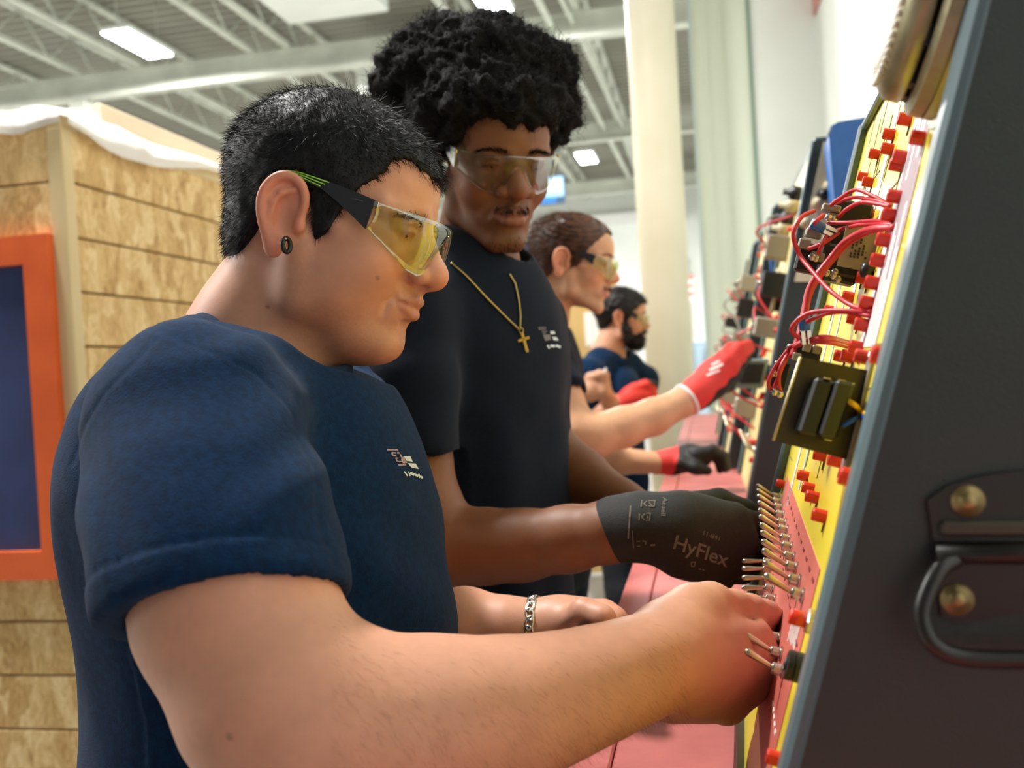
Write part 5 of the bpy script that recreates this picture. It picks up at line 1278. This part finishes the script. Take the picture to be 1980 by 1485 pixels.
decal(shirt2, bv, [bar(*k_(300, 500), *k_(520, 490), 1.6), bar(*k_(310, 550), *k_(520, 545), 1.6), bar(*k_(400, 610), *k_(560, 605), 1.6), bar(*k_(420, 660), *k_(520, 655), 1.6), [k_(430, 700), k_(640, 690), k_(660, 850), k_(500, 880)]], 'chest_emblem', mat('shirt_print_grey', '#6f6b6c', .7))
decal(shirt2, bv, [[k_(640, 600), k_(760, 600), k_(790, 680), k_(660, 690)], [k_(690, 760), k_(830, 770), k_(880, 870), k_(740, 860)], bar(*k_(560, 1000), *k_(620, 1100), 3), bar(*k_(640, 1020), *k_(780, 1030), 5), bar(*k_(800, 1010), *k_(940, 1060), 5)], 'chest_lettering', m_print)
legs(man2, [*P(940, 1250, 1.43)[:2], .93], 40)
# black glove
m_glove = mat('black_knit_glove', '#1b1c1a', .75, col2='#151513', scale=300, bump=.35, bscale=900)
G = SDF(); A = chainer(G)
A([(1192, 1023, 1.124, .0385), (1240, 1018, 1.113, .0365), (1290, 1020, 1.105, .0365)], .02)
G.ell(P(1345, 1040, 1.10), (.050, .043, .026), np.array([_n(CR - CUP * .35), _n(CUP + CR * .35), CF]).T, .03)
for a, b in (((1330, 1000, 1.10, .022), (1418, 1000, 1.105, .0165)), ((1330, 1030, 1.095, .022), (1435, 1042, 1.10, .0165)), ((1330, 1060, 1.10, .022), (1425, 1085, 1.105, .0155)), ((1320, 1075, 1.105, .020), (1385, 1108, 1.11, .0145))): A([a, b], .02)
def fg(ps): A(ps, .006, .005)
fg([(1418, 1000, 1.105, .0150), (1462, 1012, 1.125, .0125), (1484, 1032, 1.14, .0108)])
fg([(1435, 1042, 1.10, .0150), (1460, 1068, 1.125, .0125), (1452, 1096, 1.145, .0115)])
fg([(1425, 1085, 1.105, .0145), (1436, 1108, 1.13, .0122), (1412, 1112, 1.145, .0112)])
fg([(1385, 1108, 1.11, .0138), (1396, 1124, 1.13, .0118), (1372, 1122, 1.14, .0105)])
fg([(1320, 985, 1.125, .020), (1390, 972, 1.15, .0165), (1440, 988, 1.165, .0138), (1474, 1015, 1.165, .0118), (1484, 1030, 1.16, .010)])
V, Q = G.mesh(.0024); V = smooth_mesh(V, Q, 1, .3)
glove2 = np_mesh('work_glove', V, Q, m_glove, man2, label='black knit work glove with grey lettering')
bv = bvh_of(glove2); m_gp = mat('glove_print', '#6c6862', .8)
text_decal(glove2, bv, 'HyFlex', (1299, 1059), (106, 37), (7, -26), 'glove_lettering', m_gp, .012)
text_decal(glove2, bv, '11-841', (1356, 1033), (34, 12), (2.2, -8), 'glove_number', m_gp, .01)
text_decal(glove2, bv, 'Ansell', (1282, 962), (-4, 35), (9, 1), 'glove_maker', m_gp, .01)
kq = lambda x, y: (1180 + x / 6.1875, 940 + y / 6.1875)
decal(glove2, bv, [bar(*kq(245, 235), *kq(215, 630), 3), bar(*kq(265, 530), *kq(280, 740), 2), bar(*kq(380, 170), *kq(370, 250), 2.5), bar(*kq(400, 215), *kq(440, 180), 2), bar(*kq(400, 215), *kq(440, 245), 2), bar(*kq(455, 180), *kq(545, 175), 2), bar(*kq(460, 240), *kq(530, 245), 2), bar(*kq(535, 175), *kq(525, 245), 2.4), bar(*kq(465, 200), *kq(500, 235), 2),
               bar(*kq(350, 330), *kq(345, 410), 2.5), bar(*kq(375, 370), *kq(415, 330), 2), bar(*kq(375, 370), *kq(410, 405), 2), bar(*kq(430, 325), *kq(485, 325), 2), bar(*kq(480, 325), *kq(470, 410), 2), bar(*kq(425, 410), *kq(475, 410), 2), bar(*kq(440, 360), *kq(455, 385), 3),
               bar(*kq(320, 660), *kq(360, 655), 2), bar(*kq(320, 715), *kq(360, 715), 2), bar(*kq(385, 650), *kq(430, 660), 2), bar(*kq(430, 660), *kq(420, 700), 2), bar(*kq(480, 705), *kq(540, 700), 3.5), bar(*kq(965, 905), *kq(1015, 905), 2), bar(*kq(965, 955), *kq(1005, 955), 2), bar(*kq(970, 905), *kq(970, 955), 2), bar(*kq(1012, 905), *kq(1005, 955), 2), bar(*kq(1055, 985), *kq(1085, 990), 2.5), bar(*kq(1100, 995), *kq(1125, 1000), 2.5)], 'glove_symbols', m_gp)
# trouser button / belt hint, necklace with cross
gold = mat('old_gold', '#b09a5e', .35, metal=.9)
nk = thing('cross_necklace', 'gold chain necklace with a small cross on the man with round hair', 'necklace', P(1010, 640, 1.33))
bs = bvh_of(shirt2)
def onshirt(px, py, off=.0025):
    d_ = Vector(ray(px, py)).normalized(); h = bs.ray_cast(Vector(CAM), d_, 5)
    return P(px, py, 1.35) if h[0] is None else np.array(h[0]) - np.array(d_) * off
for pl in ([(872, 508), (900, 532), (940, 575), (980, 615), (1004, 638)], [(985, 530), (996, 548), (1003, 580), (1006, 610), (1005, 638)]):
    pts = [onshirt(*p) for p in [(np.interp(i / 30 * (len(pl) - 1), range(len(pl)), [q[0] for q in pl]), np.interp(i / 30 * (len(pl) - 1), range(len(pl)), [q[1] for q in pl])) for i in range(31)]]
    MB().tube(pts, .0014, 6).build('chain', gold, nk)
cc = onshirt(1014, 662, .005); cu_ = _n(onshirt(1009, 645, .005) - onshirt(1019, 680, .005)); cr_ = _n(CR * .9 + CF * .25)
cr_ = _n(cr_ - cu_ * (cr_ @ cu_)); cn = np.cross(cr_, cu_)
crs = MB().box(cc, cr_ * .0022, cu_ * .0145, cn * .0012, .0006).build('cross_upright', gold, nk)
MB().box(cc + cu_ * .0045, cr_ * .0085, cu_ * .0022, cn * .0012, .0006).build('cross_arm', gold, crs)
MB().tube([cc + cu_ * .017 + (cr_ * math.cos(a) + cu_ * math.sin(a)) * .0032 for a in np.linspace(0, 6.28, 11)[:-1]], .0009, 6, close=True).build('bail', gold, crs)
safety_glasses(H2, 'clear safety glasses on the tall man with round hair', 'safety glasses', dark=False, tint='#f0f2ea', arm_mat=clear_mat('clear_temple', '#e9ece6', .1, .7), y0=108, zoff=2)

# ------------------------------------------------------------------ third man: brown hair tied back, red gloves
H3 = Head(P(1104, 520, 2.42), frame(12, 9, 0), 1.0, nose_l=2, jaw=-4, cheek=-3, lips=-.5, chin=4, open=2.0, neck_a=(0, -25, -45), neck_b=(0, -75, -135), neck_r=52, dchin=0)
man3 = thing('person', 'man with brown hair tied back in a bun, reaching up with a red glove', 'person', [P(1060, 900, 2.45)[0], P(1060, 900, 2.45)[1], 0], 'men at the bench')
S = SDF(); H3.build(S); H3.ears(S); A = chainer(S)
A([(1062, 615, 2.47, .052), (1045, 700, 2.47, .06)], .03)
A([(1045, 700, 2.45, .06), (1062, 700, 2.30, .05), (1085, 770, 2.24, .048), (1116, 835, 2.21, .047), (1150, 842, 2.21, .045)], .03)
A([(1150, 842, 2.21, .046), (1205, 826, 2.23, .045), (1263, 806, 2.26, .041), (1320, 778, 2.29, .033), (1345, 764, 2.30, .03)], .02)
A([(1045, 700, 2.50, .06), (1060, 860, 2.66, .05), (1120, 893, 2.68, .042), (1200, 891, 2.66, .036), (1275, 895, 2.64, .029)], .03)
V, Q = S.mesh(.0036); col = skin_paint(V, H3, '#cf9c77', '#b9776a', '#3b2418', .30, .10)
np_mesh('body', V, Q, mat('skin_light', '#cf9c77', .5, attr='Col', spec=.35, sss=.08), man3, col)
H3.eyeballs(man3, gaze=(0, -.3))
m_brown = hair_mat('brown_hair', '#3a2317', '#573724', .4)
hl3 = hairline([(0, 96), (25, 95), (42, 72), (55, 50), (66, 8), (74, 0), (80, 25), (92, 40), (112, 20), (130, -20), (150, -50), (180, -60)])
S = hair_cap(H3, 7, hl3, .8, 6); S.sph(H3.W(0, -118, -22), .034, .02); S.sph(H3.W(0, -128, -45), .026, .02); S.ell(H3.W(0, -100, -8), (.03, .03, .035), H3.A, .02)
V, Q = S.mesh(.0036)
def comb(p):
    L = H3.L(p); return .0014 * np.sin(L[..., 2] * .55 + L[..., 0] * .35 + 3 * vnoise(p * 30, 2))
V = displace(V, Q, comb); Nv = vnormals(V, Q); hair3 = np_mesh('hair', V, Q, m_brown, man3)
r = np.random.RandomState(3); n = 7000; idx = r.choice(len(V), n); fl = H3.A @ np.array([0, -1, -.35]); d = Nv[idx] * .12 + fl * .9 + r.normal(size=(n, 3)) * .15; d /= np.linalg.norm(d, axis=1)[:, None]
V2, Q2 = ribbons(V[idx], d, r.uniform(.02, .04, n), .0012, .08, 3); np_mesh('hair_strands', V2, Q2, m_brown, hair3)['kind'] = 'stuff'
brows(H3, man3, m_brown, 7, 120)
moustache(H3, man3, m_brown, 6, 500)
T = SDF(); B = chainer(T)
T.ell(P(1035, 770, 2.47), (.19, .12, .22), frame(15, 6, 0), .05); T.ell(P(1040, 960, 2.47), (.165, .12, .30), frame(15, 0, 0), .06); T.ell(P(1042, 1130, 2.47), (.16, .12, .15), frame(15, 0, 0), .05)
B([(1048, 700, 2.29, .062), (1050, 660, 2.40, .055), (1058, 645, 2.47, .055), (1065, 665, 2.56, .055), (1068, 705, 2.66, .06)], .03)
B([(1058, 700, 2.285, .064), (1082, 755, 2.245, .062)], .03); B([(1064, 720, 2.67, .06), (1062, 820, 2.67, .056)], .03)
T.cone(P(1062, 628, 2.47), P(1078, 580, 2.45), .054, .062, .006, '-'); T.cone(P(1084, 762, 2.24), P(1100, 800, 2.22), .053, .056, .006, '-')
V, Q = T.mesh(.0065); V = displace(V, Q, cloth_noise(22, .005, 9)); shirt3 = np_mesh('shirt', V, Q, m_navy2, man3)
ring([P(1040, 590, 2.44), P(1060, 612, 2.41), P(1086, 628, 2.43), P(1094, 625, 2.48), P(1078, 605, 2.53), P(1050, 588, 2.52)], .008, 'collar', m_navy2, shirt3)
legs(man3, [*P(1042, 1060, 2.47)[:2], .92], 15)
m_rg = mat('red_knit_glove', '#d8342a', .7, col2='#c42c24', scale=200, bump=.3, bscale=500); m_bg = mat('black_palm_coating', '#191818', .6, bump=.3, bscale=300)
def two_tone(S, name, person, h, split_p, split_n, label):
    V, Q = S.mesh(h); V = smooth_mesh(V, Q, 1, .3); sd = (V - split_p) @ split_n + .006 * vnoise(V * 40, 3); c = np.where((sd > 0)[:, None], np.array(lin('#d8342a')[:3]), np.array(lin('#161515')[:3]))
    return np_mesh(name, V, Q, mat('two_tone_glove', '#d8342a', .65, attr='Col', bump=.3, bscale=400), person, c, label=label)
G = SDF(); A = chainer(G)
A([(1330, 772, 2.295, .038), (1352, 757, 2.305, .038), (1372, 742, 2.315, .042)], .02)
G.ell(P(1388, 722, 2.32), (.052, .042, .026), np.array([_n(CR + CUP * .8), _n(CUP - CR * .8), CF]).T, .02)
for (m1, m2_, tp_) in (((1398, 690, 2.31), (1412, 672, 2.34), (1428, 668, 2.37)), ((1408, 696, 2.30), (1428, 672, 2.32), (1448, 664, 2.36)), ((1414, 706, 2.31), (1436, 684, 2.33), (1452, 676, 2.37)), ((1416, 718, 2.33), (1434, 702, 2.35), (1446, 694, 2.38))): A([(1392, 718, m1[2], .02), (*m1, .0155), (*m2_, .0125), (*tp_, .0105)], .012, .006)
A([(1385, 745, 2.33, .022), (1405, 745, 2.35, .018), (1422, 728, 2.37, .0145), (1430, 716, 2.38, .012)], .012, .006)
g3 = two_tone(G, 'work_glove', man3, .004, P(1394, 742, 2.33), _n(CUP * .75 - CR * .66 - CF * .1), 'red knit glove with black palm, raised to the console')
bv = bvh_of(g3); decal(g3, bv, [bar(1372, 716, 1398, 704, 5), bar(1366, 726, 1392, 716, 4), bar(1376, 706, 1392, 698, 3)], 'glove_print', mat('glove_print_white', '#f0d8d2', .7))
fa_ = _n(P(1352, 757, 2.305) - P(1330, 772, 2.295)); fb_ = _n(np.cross(fa_, CF)); fc_ = np.cross(fa_, fb_)
MB().tube([P(1328, 773, 2.295) + (fb_ * math.cos(a) + fc_ * math.sin(a)) * .036 for a in np.linspace(0, 6.28, 20)[:-1]], .006, 8, close=True).build('cuff', mat('cuff_white', '#e6d8d2', .8), g3)
G = SDF(); A = chainer(G)
A([(1268, 895, 2.645, .031), (1300, 893, 2.64, .034), (1330, 885, 2.64, .036)], .02); G.ell(P(1338, 886, 2.64), (.055, .032, .04), np.array([CR, CUP, CF]).T, .02)
for (m1, m2_, tp_) in (((1376, 872, 2.60), (1396, 884, 2.60), (1402, 906, 2.60)), ((1378, 870, 2.63), (1400, 882, 2.63), (1406, 904, 2.63)), ((1376, 872, 2.66), (1398, 884, 2.66), (1402, 906, 2.66)), ((1368, 876, 2.69), (1388, 888, 2.69), (1392, 908, 2.69))): A([(1345, 880, m1[2], .02), (*m1, .0155), (*m2_, .013), (*tp_, .0115)], .012, .006)
A([(1320, 895, 2.60, .020), (1345, 905, 2.58, .016), (1368, 910, 2.58, .013)], .012)
two_tone(G, 'work_glove', man3, .0045, P(1306, 892, 2.64), _n(-CR + CUP * .25), 'red knit glove with black palm, resting on the bench')
safety_glasses(H3, 'clear safety glasses with dark temples on the brown haired man', 'safety glasses', dark=False, arm_mat=mat('temple_black', '#1a1a1e', .45))

# ------------------------------------------------------------------ fourth man: dark hair and full beard
H4 = Head(P(1200, 622, 4.05), frame(5, 5, 0), 1.0, nose_l=1, jaw=2, open=2.2, neck_a=(0, -25, -45), neck_b=(0, -55, -140), neck_r=58)
man4 = thing('person', 'farthest man with short dark hair and a full dark beard', 'person', [P(1190, 800, 4.1)[0], P(1190, 800, 4.1)[1], 0], 'men at the bench')
S = SDF(); H4.build(S); H4.ears(S); A = chainer(S)
A([(1185, 690, 4.08, .055), (1185, 760, 4.08, .06)], .03)
A([(1185, 740, 4.05, .06), (1135, 735, 3.92, .05), (1122, 812, 3.84, .046), (1140, 812, 3.84, .044), (1200, 780, 3.86, .032), (1215, 774, 3.86, .03)], .03)
A([(1185, 740, 4.10, .06), (1240, 735, 4.25, .05), (1222, 815, 4.18, .045), (1190, 790, 3.95, .036), (1166, 758, 3.76, .031)], .03)
A([(1166, 758, 3.76, .031), (1148, 746, 3.72, .044), (1140, 756, 3.71, .042)], .02)
for k in range(4): A([(1150, 735 + k * 9, 3.70, .018), (1168, 730 + k * 9, 3.68, .0155), (1173, 738 + k * 9, 3.72, .0135)], .008)
A([(1140, 730, 3.70, .019), (1160, 724, 3.67, .015), (1172, 724, 3.67, .012)], .01)
V, Q = S.mesh(.0052); col = skin_paint(V, H4, '#c9957a', '#b07468', '#1a1310', .75, .08)
np_mesh('body', V, Q, mat('skin_rosy', '#c9957a', .5, attr='Col', spec=.35), man4, col)
MB().tube([P(1160, 734, 3.67), P(1172, 712, 3.65)], .004, 6).build('held_tool_tip', mat('tool_pale', '#e8e8ec', .4), man4)
H4.eyeballs(man4, gaze=(0, -.3))
m_dk = hair_mat('dark_hair', '#0f0d0d', '#1b1715', .5)
hl4 = hairline([(0, 82), (25, 84), (42, 66), (55, 46), (66, 10), (74, -6), (80, 20), (92, 40), (112, 26), (130, -15), (150, -40), (180, -50)])
S = hair_cap(H4, 12, hl4, 2.5, 7); V, Q = S.mesh(.0055); V = displace(V, Q, lambda p: .004 * vnoise(p * 60, 2)); Nv = vnormals(V, Q); hair4 = np_mesh('hair', V, Q, m_dk, man4)
r = np.random.RandomState(2); n = 5000; idx = r.choice(len(V), n); d = Nv[idx] * .7 + r.normal(size=(n, 3)) * .5; d /= np.linalg.norm(d, axis=1)[:, None]
V2, Q2 = ribbons(V[idx], d, r.uniform(.006, .014, n), .002, .3, 3); np_mesh('hair_strands', V2, Q2, m_dk, hair4)['kind'] = 'stuff'
S = SDF(); W4 = H4.W; q = H4.s
S.ell(W4(0, 62, -72), np.array([48, 44, 42]) * q, H4.A, .01)
for sx in (1, -1): S.chain([W4(sx * 70, 18, 2), W4(sx * 66, 22, -30), W4(sx * 52, 34, -62), W4(sx * 20, 80, -82)], [9 * q, 14 * q, 20 * q, 24 * q], .012, '+', .012); S.chain([W4(sx * 3, 104, -33), W4(sx * 20, 95, -36), W4(sx * 32, 80, -50)], [6 * q, 6.5 * q, 9 * q], .008, '+', .005)
S.ell(W4(0, 104, -46), np.array([20, 14, 5]) * q, H4.A, .003, '-')
V, Q = S.mesh(.005); V = displace(V, Q, lambda p: .003 * vnoise(p * 90, 2)); Nv = vnormals(V, Q); beard = np_mesh('beard', V, Q, m_dk, man4)
idx = r.choice(len(V), 3500); d = Nv[idx] * .6 - H4.A[:, 2] * .6 + r.normal(size=(3500, 3)) * .3; d /= np.linalg.norm(d, axis=1)[:, None]; V2, Q2 = ribbons(V[idx], d, r.uniform(.006, .014, 3500), .002, .2, 3); np_mesh('beard_strands', V2, Q2, m_dk, beard)['kind'] = 'stuff'
brows(H4, man4, m_dk, 9, 90)
T = SDF(); B = chainer(T)
T.ell(P(1188, 800, 4.08), (.185, .13, .22), frame(20, 3, 0), .05); T.ell(P(1192, 925, 4.08), (.17, .135, .26), frame(20, 0, 0), .05); T.ell(P(1192, 1000, 4.08), (.16, .12, .15), frame(20, 0, 0), .05)
B([(1136, 728, 3.92, .068), (1160, 700, 4.0, .058), (1186, 690, 4.08, .058), (1212, 704, 4.16, .058), (1242, 735, 4.25, .064)], .03)
B([(1134, 730, 3.92, .068), (1124, 790, 3.86, .062)], .03); B([(1244, 738, 4.25, .062), (1234, 790, 4.21, .058)], .03)
T.cone(P(1186, 686, 4.08), P(1192, 650, 4.06), .058, .068, .006, '-')
V, Q = T.mesh(.009); V = displace(V, Q, cloth_noise(42, .006, 8)); shirt4 = np_mesh('shirt', V, Q, m_navy, man4)
ring([P(1160, 672, 4.05), P(1172, 690, 4.0), P(1195, 698, 4.0), P(1213, 694, 4.06), P(1208, 680, 4.14), P(1180, 670, 4.14)], .009, 'collar', m_navy, shirt4)
legs(man4, [*P(1192, 960, 4.08)[:2], .92], 20)
G = SDF(); A = chainer(G)
A([(1200, 781, 3.86, .038), (1222, 768, 3.86, .045), (1240, 762, 3.86, .045)], .02)
for k in range(4): A([(1235, 752 + k * 9, 3.85, .02), (1256, 746 + k * 9, 3.84, .0165), (1264, 752 + k * 9, 3.87, .014)], .01)
A([(1225, 750, 3.84, .02), (1250, 742, 3.83, .016), (1266, 742, 3.84, .013)], .01)
two_tone(G, 'work_glove', man4, .006, P(1258, 744, 3.86), _n(-CUP * .8 - CR * .6), 'red knit work glove held at the chest')
safety_glasses(H4, 'clear safety glasses on the bearded man', 'safety glasses', dark=False, arm_mat=mat('temple_black', '#1a1a1e', .45))
for o in bpy.data.objects:
    if '_org' in o: del o['_org']
